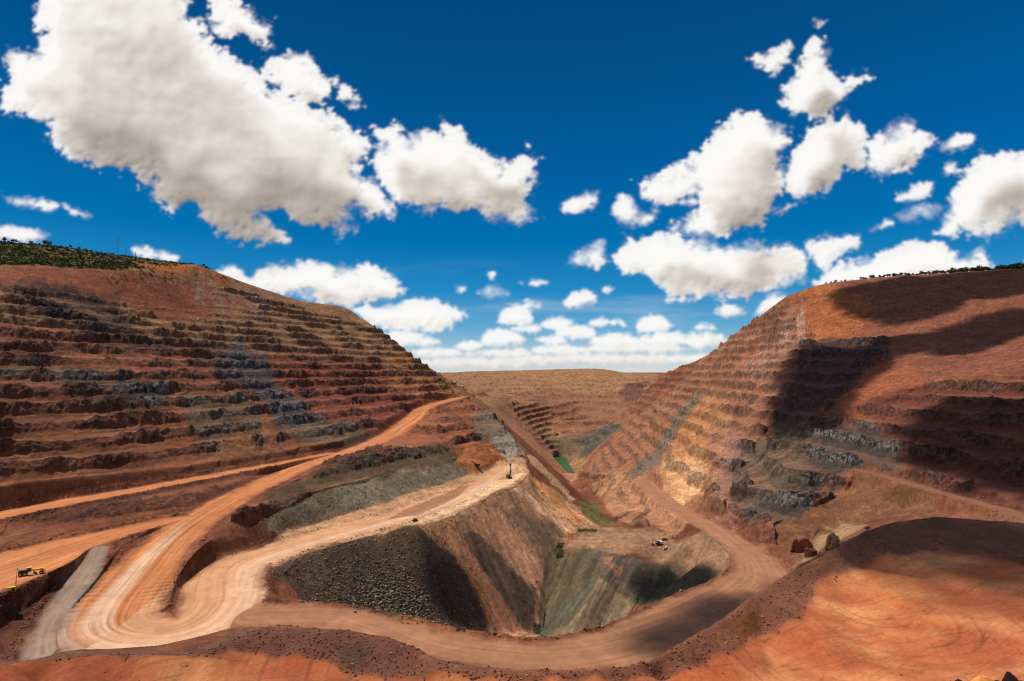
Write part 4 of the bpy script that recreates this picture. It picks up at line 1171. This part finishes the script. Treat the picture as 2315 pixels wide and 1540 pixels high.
def rim(u, lo, hi):
    """highest ground as seen along a bearing"""
    t = ray(u, 640)[0]
    j = int(np.clip((t + 1.08) / 2.16 * (NCOL - 1), 0, NCOL - 1))
    yc, zc = GY[:, j], GZ[:, j]
    m = (yc > lo) & (yc < hi)
    s_ = np.where(m, zc / yc, -9)
    i = int(np.argmax(s_))
    return Vector((t * yc[i], yc[i], zc[i]))


class MB:
    """collects boxes, bars and tubes and links them as one mesh"""
    def __init__(self): self.v, self.f = [], []

    def add(self, vs, fs):
        n = len(self.v); self.v += [tuple(p) for p in vs]; self.f += [tuple(i + n for i in f) for f in fs]; return self

    def box(self, c, d, rz=0, ry=0, top=(1, 1)):
        M = Matrix.Rotation(rz, 3, 'Z') @ Matrix.Rotation(ry, 3, 'Y')
        vs = []
        for z in (-.5, .5):
            kx, ky = top if z > 0 else (1, 1)
            for x, y in ((-.5, -.5), (.5, -.5), (.5, .5), (-.5, .5)):
                vs.append(M @ Vector((x * d[0] * kx, y * d[1] * ky, z * d[2])) + Vector(c))
        return self.add(vs, [(3, 2, 1, 0), (4, 5, 6, 7), (0, 1, 5, 4), (1, 2, 6, 5), (2, 3, 7, 6), (3, 0, 4, 7)])

    def tube(self, a, b, r0, r1=None, n=8):
        r1 = r0 if r1 is None else r1
        a, b = Vector(a), Vector(b)
        q = (b - a).to_track_quat('Z', 'Y')
        vs = []
        for p, r in ((a, r0), (b, r1)):
            for i in range(n):
                w = 2 * math.pi * i / n
                vs.append(p + q @ Vector((r * math.cos(w), r * math.sin(w), 0)))
        return self.add(vs, [(i, (i + 1) % n, n + (i + 1) % n, n + i) for i in range(n)] + [tuple(range(n - 1, -1, -1)), tuple(range(n, 2 * n))])

    def prism(self, prof, y0, y1):
        n = len(prof)
        vs = [(x, y0, z) for x, z in prof] + [(x, y1, z) for x, z in prof]
        return self.add(vs, [(i, (i + 1) % n, n + (i + 1) % n, n + i) for i in range(n)] + [tuple(range(n - 1, -1, -1)), tuple(range(n, 2 * n))])

    def build(self, name, mat, parent=None, smooth=False):
        me = bpy.data.meshes.new(name); me.from_pydata(self.v, [], self.f); me.materials.append(mat); me.update()
        if smooth: me.polygons.foreach_set('use_smooth', np.ones(len(me.polygons), bool))
        o = bpy.data.objects.new(name, me); C.objects.link(o)
        if parent: o.parent = parent
        return o


def empty(name, loc, rz=0.0, label=None, cat=None, group=None):
    o = bpy.data.objects.new(name, None); C.objects.link(o); o.location = loc; o.rotation_euler = (0, 0, rz)
    o.empty_display_size = .5
    return tag(o, label, cat, group)


def copy_tree(o, parent=None):
    c = o.copy(); C.objects.link(c)
    if parent: c.parent = parent
    for ch in [k for k in bpy.data.objects if k.parent == o]:
        copy_tree(ch, c)
    return c


yellow = simple('machine_yellow', (.72, .46, .02), .45)
black = simple('machine_black', (.018, .015, .013), .7)
steel = simple('dusty_steel', (.20, .13, .09), .7)
white = simple('machine_white', (.66, .60, .54), .5)
brownm = simple('rusty_brown', (.10, .05, .028), .8)
glass = simple('cab_glass', (.03, .04, .05), .15)
mastm = simple('mast_grey', (.30, .32, .34), .6)
lampm = simple('lamp_glass', (.45, .45, .42), .3)
redm = simple('faded_red', (.30, .06, .03), .6)


def wheel(name, c, r, w, mat, parent):
    m = MB(); m.tube((c[0], c[1] - w / 2, c[2]), (c[0], c[1] + w / 2, c[2]), r, n=14)
    o = m.build(name, mat, parent)
    h = MB(); h.tube((c[0], c[1] - w / 2 - .03, c[2]), (c[0], c[1] + w / 2 + .03, c[2]), r * .5, n=10); h.build('rim', yellow if mat is black else steel, o)
    return o


def track(parent, y, L, h, w):
    m = MB()
    prof = []
    for i in range(7): a = -math.pi / 2 + math.pi * i / 6; prof.append((L / 2 - h / 2 + h / 2 * math.cos(a), h / 2 + h / 2 * math.sin(a)))
    for i in range(7): a = math.pi / 2 + math.pi * i / 6; prof.append((-L / 2 + h / 2 + h / 2 * math.cos(a), h / 2 + h / 2 * math.sin(a)))
    m.prism(prof, y - w / 2, y + w / 2)
    o = m.build('track', black, parent)
    r = MB()
    for k in range(5):
        x = -L / 2 + h / 2 + (L - h) * k / 4
        r.tube((x, y - w / 2 - .05, h * .45), (x, y + w / 2 + .05, h * .45), h * .28, n=8)
    r.build('rollers', steel, o)
    return o


# motor grader by the light tower
def grader(loc, rz):
    e = empty('grader', loc, rz, 'yellow and black motor grader standing on the orange road near the light tower', 'grader')
    MB().box((-2.9, 0, 1.75), (3.2, 1.7, 1.3), top=(.94, .85)).build('engine_hood', black, e)
    c = MB(); c.box((-.7, 0, 2.35), (1.5, 1.6, 1.7), top=(.85, .85)); cab = c.build('cab', glass, e)
    MB().box((-.7, 0, 3.33), (1.9, 1.9, .22)).build('roof', yellow, cab)
    f = MB(); f.box((1.9, 0, 1.9), (3.9, .5, .55), ry=.10); f.box((3.9, 0, 1.5), (.7, .7, 1.1)); f.build('frame', yellow, e)
    MB().box((3.9, 0, 2.35), (1.3, 1.5, .25)).build('front_cover', yellow, e)
    b = MB(); b.box((1.5, 0, .65), (.35, 4.0, .8), rz=.5); b.build('blade', black, e)
    MB().box((4.9, 0, .9), (.25, 2.6, .9)).build('front_blade', yellow, e)
    for x, r in ((-3.7, .75), (-2.0, .75), (3.9, .75)):
        for y in (-1.1, 1.1): wheel('wheel', (x, y, r), r, .5, black, e)
    return e


grader(spot(70, 1300) + Vector((0, 0, .1)), math.radians(28))


def light_tower(loc, rz):
    e = empty('light_tower', loc, rz, 'yellow trailer light tower with raised mast and dark lamp bar on the left road', 'light tower')
    b = MB(); b.box((0, 0, 1.25), (3.2, 1.7, 1.3), top=(.9, .85)); bd = b.build('generator_box', yellow, e)
    MB().box((.5, -.84, 1.1), (1.2, .08, .7)).build('door', black, bd)
    m = MB(); m.tube((1.3, 0, .8), (1.3, 0, 4.4), .16); m.tube((1.3, 0, 4.3), (1.55, 0, 9.2), .10, .07); m.build('mast', brownm, e)
    MB().box((1.55, 0, 9.2), (.25, 3.2, .18)).build('lamp_bar', black, e)
    for y in (-1.35, -.5, .5, 1.35): 
        l = MB(); l.box((1.75, y, 9.25), (.35, .6, .5), ry=.4); l.build('lamp', lampm, e)
    t = MB(); t.tube((-1.5, 0, .55), (-3.2, 0, .5), .08); t.build('tow_bar', black, e)
    for y in (-.95, .95): wheel('wheel', (0, y, .45), .45, .3, black, e)
    for x in (-1.2, 1.3):
        o = MB(); o.tube((x, -1.5, .1), (x, 1.5, .1), .07); o.build('outrigger', yellow, e)
    return e


light_tower(spot(26, 1340) + Vector((0, 0, .1)), math.radians(40))


def drill(loc, rz):
    e = empty('drill_rig', loc, rz, 'dark brown tracked drill rig with upright mast near the tip of the pale terrace', 'drill rig')
    for y in (-1.7, 1.7): track(e, y, 5.2, 1.0, .7)
    MB().box((-.6, 0, 1.25), (6.4, 3.0, .5)).build('deck', brownm, e)
    h = MB(); h.box((-1.8, 0, 2.4), (3.4, 2.4, 1.8), top=(.95, .9)); h.build('engine_house', brownm, e)
    c = MB(); c.box((1.3, -1.0, 2.4), (1.4, 1.3, 1.8), top=(.9, .9)); cb = c.build('cab', glass, e)
    MB().box((1.3, -1.0, 3.36), (1.5, 1.4, .12)).build('roof', brownm, cb)
    m = MB()
    for x in (2.1, 3.1):
        for y in (-.45, .45): m.tube((x, y, .6), (x, y, 14.0), .10, n=6)
    for k in range(12):
        z0 = 1 + k * 1.08
        for y in (-.45, .45): m.tube((2.1 if k % 2 else 3.1, y, z0), (3.1 if k % 2 else 2.1, y, z0 + 1.08), .06, n=4)
        for x in (2.1, 3.1): m.tube((x, -.45, z0), (x, .45, z0 + 1.08), .06, n=4)
    ms = m.build('mast', brownm, e)
    MB().box((2.6, 0, 13.2), (1.3, 1.2, 1.8)).build('crown', black, ms)
    MB().box((2.6, 0, 7.0), (.8, .7, 1.4)).build('rotary_head', black, ms)
    s_ = MB(); s_.tube((2.6, 0, .1), (2.6, 0, 12.5), .14); s_.build('drill_rod', black, ms)
    b = MB(); b.tube((-.4, -.6, 1.6), (2.1, -.45, 6.2), .10); b.tube((-.4, .6, 1.6), (2.1, .45, 6.2), .10); b.build('brace', brownm, e)
    for x, y in ((2.4, -1.4), (2.4, 1.4), (-3.4, 0)):
        j = MB(); j.tube((x, y, .1), (x, y, 2.0), .16); j.build('jack', black, e)
    return e


drill(spot(1151, 1082) + Vector((0, 0, .1)), math.radians(-60))


def excavator(loc, rz, label, body, arm, group=None):
    e = empty('excavator', loc, rz, label, 'excavator', group)
    for y in (-1.35, 1.35): track(e, y, 5.0, 1.1, .7)
    MB().tube((0, 0, .9), (0, 0, 1.4), 1.0, n=12).build('turntable', black, e)
    h = MB(); h.prism([(-3.0, 1.4), (1.6, 1.4), (1.6, 2.1), (.6, 2.5), (-2.7, 2.8), (-3.0, 2.4)], -1.45, 1.45); hs = h.build('house', body, e)
    c = MB(); c.prism([(.1, 1.5), (1.9, 1.5), (1.9, 2.6), (1.4, 3.4), (.1, 3.4)], .35, 1.5); cb = c.build('cab', glass, e)
    MB().box((.75, .92, 3.48), (1.4, 1.25, .12)).build('roof', body, cb)
    b = MB(); b.prism([(1.3, 1.9), (1.9, 1.7), (4.2, 4.6), (6.4, 4.2), (6.4, 4.7), (4.1, 5.3)], -.3, .3); b.build('boom', arm, e)
    s_ = MB(); s_.prism([(5.9, 4.9), (6.6, 4.8), (6.3, 1.4), (5.9, 1.4)], -.22, .22); s_.build('stick', arm, e)
    k = MB(); k.prism([(6.3, 1.6), (5.6, 1.5), (4.9, .8), (5.0, .2), (5.9, .1), (6.5, .7)], -.7, .7); k.build('bucket', black, e)
    r = MB(); r.tube((2.0, 0, 2.2), (3.6, 0, 4.2), .12); r.tube((4.2, 0, 5.3), (6.0, 0, 5.1), .12); r.build('hydraulic_ram', steel, e)
    return e


excavator(spot(1078, 1056) + Vector((0, 0, .1)), math.radians(150), 'dark and white excavator digging at the foot of the orange spoil mound', black, brownm)
excavator(spot(1490, 1232) + Vector((0, 0, .1)), math.radians(195), 'white excavator standing on the pale flat beyond the grey green hollow', white, white)


def pickup(loc, rz, label, body, group='light vehicles about the pit'):
    e = empty('pickup', loc, rz, label, 'pickup', group)
    b = MB(); b.prism([(-2.6, .55), (2.5, .55), (2.6, 1.0), (1.3, 1.2), (.7, 1.85), (-.7, 1.9), (-.9, 1.2), (-2.6, 1.2)], -.92, .92)
    b.build('body', body, e)
    w = MB(); w.prism([(1.2, 1.2), (.68, 1.78), (-.62, 1.82), (-.78, 1.25)], -.94, .94); w.build('window', glass, e)
    MB().box((-1.75, 0, 1.22), (1.5, 1.6, .06)).build('cargo_bed', black, e)
    for x in (-1.6, 1.6):
        for y in (-.85, .85): wheel('wheel', (x, y, .42), .42, .28, black, e)
    return e


for u, v, rz, lb, bd in ((938, 1179, 75, 'dark pickup at the lower edge of the pale terrace above the rubble slope', black),
                         (1139, 1025, 100, 'dark pickup on the flat just right of the orange spoil mound', brownm),
                         (1180, 1034, 10, 'dark pickup at the right hand end of the flat behind the drill', brownm),
                         (1502, 1222, 160, 'faded red pickup on the pale flat behind the white excavator', redm),
                         (1506, 1243, 20, 'white pickup on the pale flat in front of the white excavator', white)):
    p_ = spot(u, v)
    pickup(p_ + Vector((0, 0, .05)), math.radians(rz), lb, bd)

# communication masts on the left ridge
def comm_mast(u, h, w, label, dish):
    p_ = rim(u, 500, 1000)
    e = empty('radio_mast', p_ - Vector((0, 0, .5)), .3, label, 'radio mast', 'radio masts on the left ridge')
    m = MB()
    for k in range(3):
        a = 2.094 * k
        m.tube((w * math.cos(a), w * math.sin(a), 0), (w * .6 * math.cos(a), w * .6 * math.sin(a), h), .11, n=5)
    n = int(h / 2.2)
    for i in range(n):
        for k in range(3):
            a, b = 2.094 * k, 2.094 * (k + 1)
            w0, w1 = w * (1 - .4 * i / n), w * (1 - .4 * (i + 1) / n)
            m.tube((w0 * math.cos(a), w0 * math.sin(a), h * i / n), (w1 * math.cos(b), w1 * math.sin(b), h * (i + 1) / n), .06, n=4)
    m.build('lattice', mastm, e)
    t = MB(); t.tube((0, 0, h), (0, 0, h + 1.5), .06)
    if dish:
        for a in (0, 2.1, 4.2): t.box((1.5 * math.cos(a), 1.5 * math.sin(a), h - .6), (.5, .5, 2.2), rz=a)
        t.tube((-1.5, 0, h - 1.0), (1.5, 0, h - 1.0), .1)
    t.build('antenna', mastm, e)


comm_mast(263, 27.5, 1.0, 'tallest lattice radio mast with a cluster of antennas on the green ridge', True)
comm_mast(281, 12.0, .7, 'short thin lattice mast second from the left on the green ridge', False)
comm_mast(304, 9.0, .5, 'shortest thin mast on the green ridge, nearest the orange scar', False)

# ------------------------------------------------------------------ trees and scrub
leaf = simple('leaf_green', (.095, .112, .026), .8, spec=.1)
leaf_d = simple('leaf_dark', (.036, .046, .016), .8, spec=.1)
leaf_y = simple('leaf_olive', (.135, .125, .032), .8, spec=.1)
bark = simple('bark', (.12, .09, .06), .9)


def crown_mesh(name, mat, n, seed, wide):
    r = random.Random(seed)
    m = MB()
    lobes = [(r.uniform(-1, 1) * wide * .7, r.uniform(-1, 1) * wide * .7, r.uniform(3.6, 6.4), r.uniform(.9, 1.7)) for _ in range(7)]
    for _ in range(n):
        lx, ly, lz, lr = r.choice(lobes)
        d = Vector((r.gauss(0, 1), r.gauss(0, 1), r.gauss(0, .7))).normalized() * lr * r.uniform(.5, 1.05)
        c = Vector((lx, ly, lz)) + d
        a = Vector((r.gauss(0, 1), r.gauss(0, 1), r.gauss(0, 1))).normalized() * r.uniform(.18, .42)
        b = a.cross(Vector((r.gauss(0, 1), r.gauss(0, 1), r.gauss(0, 1)))).normalized() * r.uniform(.14, .34)
        m.add([c - a - b, c + a - b * .6, c + a * .8 + b, c - a * .7 + b], [(0, 1, 2, 3)])
    me = bpy.data.meshes.new(name); me.from_pydata(m.v, [], m.f); me.materials.append(mat)
    return me


def trunk_mesh(seed):
    r = random.Random(seed); m = MB()
    m.tube((0, 0, -.6), (.1, 0, 2.2), .22, .15, 7)
    for _ in range(5):
        a = r.uniform(0, 6.28); e_ = Vector((math.cos(a) * 1.5, math.sin(a) * 1.5, r.uniform(3.8, 5.4)))
        m.tube((.1, 0, 2.1), e_, .11, .04, 5)
    me = bpy.data.meshes.new('trunk'); me.from_pydata(m.v, [], m.f); me.materials.append(bark)
    return me


CROWNS = [crown_mesh('crown', (leaf, leaf_d, leaf_y)[i % 3], 260, 50 + i, (1.8, 2.4, 1.5)[i % 3]) for i in range(6)]
TRUNKS = [trunk_mesh(70 + i) for i in range(3)]


def tree(p, h, i, label, group):
    e = empty('tree', p, random.uniform(0, 6.28), label, 'tree', group)
    e.scale = (h / 7.2 * random.uniform(.9, 1.25),) * 2 + (h / 7.2,)
    t = bpy.data.objects.new('trunk', TRUNKS[i % 3]); C.objects.link(t); t.parent = e
    c = bpy.data.objects.new('crown', CROWNS[i % 6]); C.objects.link(c); c.parent = e
    return e


ti = 0
u = 1862.0
while u < 2330:
    p_ = rim(u, 600, 1500)
    grow = sstep(1860, 2250, np.array(u))
    h = random.uniform(3.0, 8.0) + 4.5 * float(grow) + (4 if random.random() < .15 else 0)
    yo = random.uniform(0, 30)
    q_ = Vector((p_.x / p_.y * (p_.y + yo), p_.y + yo, 0)); q_.z = ground_z(q_.x, q_.y) - .30 * h
    tree(q_, h, ti, 'small bushy tree in the row along the right hand rim', 'trees along the right rim')
    ti += 1
    u += random.uniform(1.5, 7.5) * (1.0 - .35 * float(grow))
u = 2.0
big_ = {4: 9.5, 30: 8, 66: 8, 97: 10.5, 110: 8, 157: 6.5, 176: 6.0, 459: 6.5}
for u in list(big_) + [15, 22, 45, 52, 74, 84, 120, 135, 148, 190, 205, 226, 240, 330, 345, 372, 405, 412, 430]:
    p_ = rim(u, 500, 1000)
    h = big_.get(u, random.uniform(2.8, 4.5))
    lb = 'low spreading tree on the skyline of the green left ridge'
    if u == 97: lb = 'taller flat topped tree on the skyline of the green left ridge'
    if u == 459: lb = 'lone small tree on the bare orange end of the left ridge'
    tree(p_ - Vector((0, 0, .2 * h)), h, ti, lb, 'trees on the left ridge' if u not in (97, 459) else None); ti += 1


def clumps(name, P, H, mats, kind_label, seed, per=16):
    """ground cover: leafy clumps as one mesh"""
    r = np.random.default_rng(seed)
    n = len(P)
    P = np.repeat(np.array(P), per, 0); Hh = np.repeat(np.array(H), per)[:, None]
    c = P + r.normal(0, 1, P.shape) * [.42, .42, .0] * Hh + np.stack([0 * Hh[:, 0], 0 * Hh[:, 0], r.uniform(.1, .85, len(P)) * Hh[:, 0]], 1)
    a = r.normal(0, 1, P.shape); a /= np.linalg.norm(a, axis=1, keepdims=True)
    b = np.cross(a, r.normal(0, 1, P.shape)); b /= np.linalg.norm(b, axis=1, keepdims=True)
    a *= Hh * .20; b *= Hh * .16
    vs = np.stack([c - a - b, c + a - b, c + a + b, c - a + b], 1).reshape(-1, 3)
    q_ = np.arange(len(vs)).reshape(-1, 4)
    o = sheet(name, vs, q_, mats[0])
    for m_ in mats[1:]: o.data.materials.append(m_)
    mi = np.repeat(r.integers(0, len(mats), n), per).astype(np.int32)
    o.data.polygons.foreach_set('material_index', mi)
    o.data.polygons.foreach_set('use_smooth', np.zeros(len(q_), bool))
    tag(o, kind='stuff')
    return o


m = (MAT == 4) & (GY < 1100) & (GX < 0)
ii_ = np.argwhere(m)
sel = ii_[rng.choice(len(ii_), 5200)]
P = [(GX[a, b] + random.uniform(-1, 1), GY[a, b], GZ[a, b]) for a, b in sel]
clumps('scrub', P, rng.uniform(.8, 2.9, len(P)), [leaf, leaf_d, leaf_y, leaf_d], None, 5)
P, H = [], []
for (u0, v0, u1, v1, n, h0) in ((1305, 1197, 1350, 1205, 60, 1.2), (1258, 1232, 1272, 1262, 90, 1.8), (1207, 1412, 1222, 1435, 60, 1.4), (1030, 1421, 1052, 1428, 30, .7),
                                (1660, 1380, 1740, 1440, 0, .3), (1800, 1255, 1850, 1265, 20, .6), (900, 1395, 960, 1412, 30, .5), (240, 600, 560, 640, 120, 2.2), (990, 843, 1460, 875, 420, 3.6), (1000, 870, 1400, 900, 120, 3.2)):
    for _ in range(n):
        p_ = spot(random.uniform(u0, u1), random.uniform(v0, v1), 100 if v0 > 1000 else 500)
        if p_: P.append(tuple(p_)); H.append(h0 * random.uniform(.5, 1.2))
clumps('bushes', P, H, [leaf_y, leaf], None, 6)

# ------------------------------------------------------------------ loose rock
ico_v, ico_f = [], []
import bmesh
bm = bmesh.new(); bmesh.ops.create_icosphere(bm, subdivisions=1, radius=1.0)
ico_v = np.array([v.co[:] for v in bm.verts]); ico_f = np.array([[v.index for v in f.verts] for f in bm.faces]); bm.free()


def rocks(name, P, R, cols, seed):
    r = np.random.default_rng(seed)
    n = len(P); k = len(ico_v)
    P = np.array(P); R = np.array(R)
    shape = ico_v[None] * r.uniform(.62, 1.25, (n, k, 1)) * r.uniform(.6, 1.3, (n, 1, 3))
    a = r.uniform(0, 6.28, n); ca_, sa_ = np.cos(a)[:, None], np.sin(a)[:, None]
    X = shape[..., 0] * ca_ - shape[..., 1] * sa_; Yy = shape[..., 0] * sa_ + shape[..., 1] * ca_
    vs = np.stack([X, Yy, shape[..., 2] * .8], -1) * R[:, None, None] + P[:, None, :] + np.array([0, 0, 1])[None, None] * (R * .25)[:, None, None]
    fs = (ico_f[None] + (np.arange(n) * k)[:, None, None]).reshape(-1, 3)
    ci = r.integers(0, len(cols), n)
    cc = np.array(cols)[ci] * r.uniform(.7, 1.35, (n, 1))
    cc = np.repeat(np.concatenate([cc, np.ones((n, 1))], 1), k, 0)
    o = sheet(name, vs.reshape(-1, 3), fs, GM, None, cc, np.full(n * k, .15))
    o.data.polygons.foreach_set('use_smooth', np.zeros(len(fs), bool))
    tag(o, kind='stuff')
    return o


def strew(mask, n, r0, r1, pw=3.0):
    ii2 = np.argwhere(mask)
    s2 = ii2[rng.choice(len(ii2), n)]
    P = np.stack([GX[s2[:, 0], s2[:, 1]], GY[s2[:, 0], s2[:, 1]], GZ[s2[:, 0], s2[:, 1]]], 1)
    R = r0 + (r1 - r0) * rng.random(n) ** pw
    return P, R


rub = inside(plan([(600, 1290), (700, 1250), (820, 1225), (900, 1260), (960, 1330), (1010, 1412), (850, 1390), (700, 1368), (630, 1320)]), GX, GY)
P, R = strew(rub & (MAT == 1), 26000, .12, 1.15, 4.5)
toe = np.clip((-104 - P[:, 2]) / 32, 0, 1)
kp = rng.random(len(P)) < .12 + .5 * toe
P, R, toe = P[kp], R[kp], toe[kp]
R = R * (.30 + .62 * toe) * (1 + .4 * noise2(P[:, 0] / 14, P[:, 1] / 14, 7))
rocks('rubble', P, R, [V(110, 100, 80), V(134, 124, 104), V(86, 76, 60), V(70, 62, 54), V(120, 96, 74)], 1)
P, R = strew((MAT == 3) | (MAT == 1), 4000, .15, .8, 3)
rocks('scree', P, R, [V(150, 110, 80), V(110, 92, 74), V(130, 88, 62)], 2)
gs = inside(plan([(600, 1180), (700, 1131), (850, 1083), (1028, 1038), (1062, 1072), (870, 1140), (700, 1186), (620, 1205)]), GX, GY)
P, R = strew(gs, 3500, .10, .55, 3)
rocks('slope_stones', P, R, [V(150, 138, 112), V(120, 110, 88), V(90, 82, 66)], 3)
P, R = strew((MAT == 7) & (DIST < 140), 15000, .02, .17, 5)
P2, R2 = strew(near & (GY < 75), 5000, .015, .10, 4)
P, R = np.concatenate([P, P2]), np.concatenate([R, R2])
rocks('gravel', P, R, [V(128, 74, 52), V(100, 58, 44), V(150, 100, 74), V(92, 62, 52)], 4)
edge = (BEST > .6) & (BEST < 4.5) & (DIST > 150) & (GY < 700)
P, R = strew(edge, 6000, .12, .7, 4)
rocks('windrow_stones', P, R, [V(140, 92, 66), V(110, 70, 52), V(120, 96, 74)], 8)


def boulder(name, loc, d, seed, colr, label, cat='rock', group=None, sub=4, rz=0.0):
    bm = bmesh.new(); bmesh.ops.create_icosphere(bm, subdivisions=sub, radius=1.0)
    v = np.array([q.co[:] for q in bm.verts]); f = np.array([[q.index for q in g.verts] for g in bm.faces]); bm.free()
    # faceted: cut by random planes
    r = np.random.default_rng(seed)
    for _ in range(16):
        nn = r.normal(0, 1, 3); nn /= np.linalg.norm(nn)
        dd = v @ nn - r.uniform(.55, .85)
        v = v - np.where(dd > 0, dd, 0)[:, None] * nn
    k = 1 + .34 * fbm3(v[:, 0] * 2.6 + seed, v[:, 1] * 2.6, v[:, 2] * 1.6, 5, seed, .6, ridged=True)
    v = v * k[:, None] * np.array(d) / 2
    c_, s_ = math.cos(rz), math.sin(rz)
    v = np.stack([v[:, 0] * c_ - v[:, 1] * s_, v[:, 0] * s_ + v[:, 1] * c_, v[:, 2]], 1)
    sh_ = np.clip(1 + .5 * fbm3(v[:, 0] / d[2] * 4, v[:, 1] / d[2] * 4, v[:, 2] / d[2] * 4, 3, seed + 3), .5, 1.6)
    cc = np.concatenate([np.array(colr)[None] * sh_[:, None], np.ones((len(v), 1))], 1)
    o = sheet(name, v, f, GM, None, cc, np.full(len(v), .35))
    o.location = loc
    return tag(o, label, cat, group)


for u, v, d, sd_, c_, lb, rz in ((1806, 1246, (18, 12, 15), 1, V(132, 84, 64), 'dark red rock fin standing left of the pale hollow below the right wall', .6),
                                 (1884, 1240, (10, 8, 13), 2, V(140, 104, 74), 'narrow brown rock pillar right of the dark red fin below the right wall', .2),
                                 (1832, 1258, (7, 7, 7), 5, V(104, 64, 48), 'small dark rock beside the foot of the dark red fin', .9)):
    p_ = spot(u, v, 150)
    if p_: boulder('rock_pinnacle', p_ + Vector((0, 0, d[2] * .18)), d, sd_, c_, lb, 'rock', 'rock outcrops below the right wall', rz=rz, sub=5)
p_ = spot(1962, 1196, 60)
boulder('rock_pinnacle', p_ + Vector((0, 0, .2)), (3.6, 3.0, 3.6), 3, V(118, 70, 52), 'reddish rock outcrop on the crest of the near bench', 'rock', 'rock outcrops below the right wall')

for u, v, Y, d, sd_, c_, lb in ((2218, 1524, 14.0, (.55, .4, .5), 11, V(222, 150, 78), 'bright orange pointed rock at the bottom edge of the picture'),
                                (2172, 1537, 14.2, (.35, .3, .3), 12, V(52, 34, 28), 'small dark rock left of the bright orange rock'),
                                (2258, 1537, 14.0, (.40, .3, .3), 13, V(58, 38, 32), 'flat dark rock just right of the bright orange rock'),
                                (2288, 1521, 13.6, (.30, .3, .55), 14, V(44, 28, 24), 'upright dark rock in the bottom right corner'),
                                (2306, 1537, 13.6, (.35, .3, .3), 15, V(70, 50, 42), 'low grey brown rock in the very bottom right corner')):
    x, y, z = PY(u, v, Y)
    gz = ground_z(x, y)
    hh = max(d[2], (z - gz) + .25)
    boulder('rock', (x, y, z - hh / 2), (max(d[0], hh * .5), max(d[1], hh * .5), hh), sd_, c_, lb, 'rock', 'rocks in the bottom right foreground', sub=3)
    print('rock', u, hh)
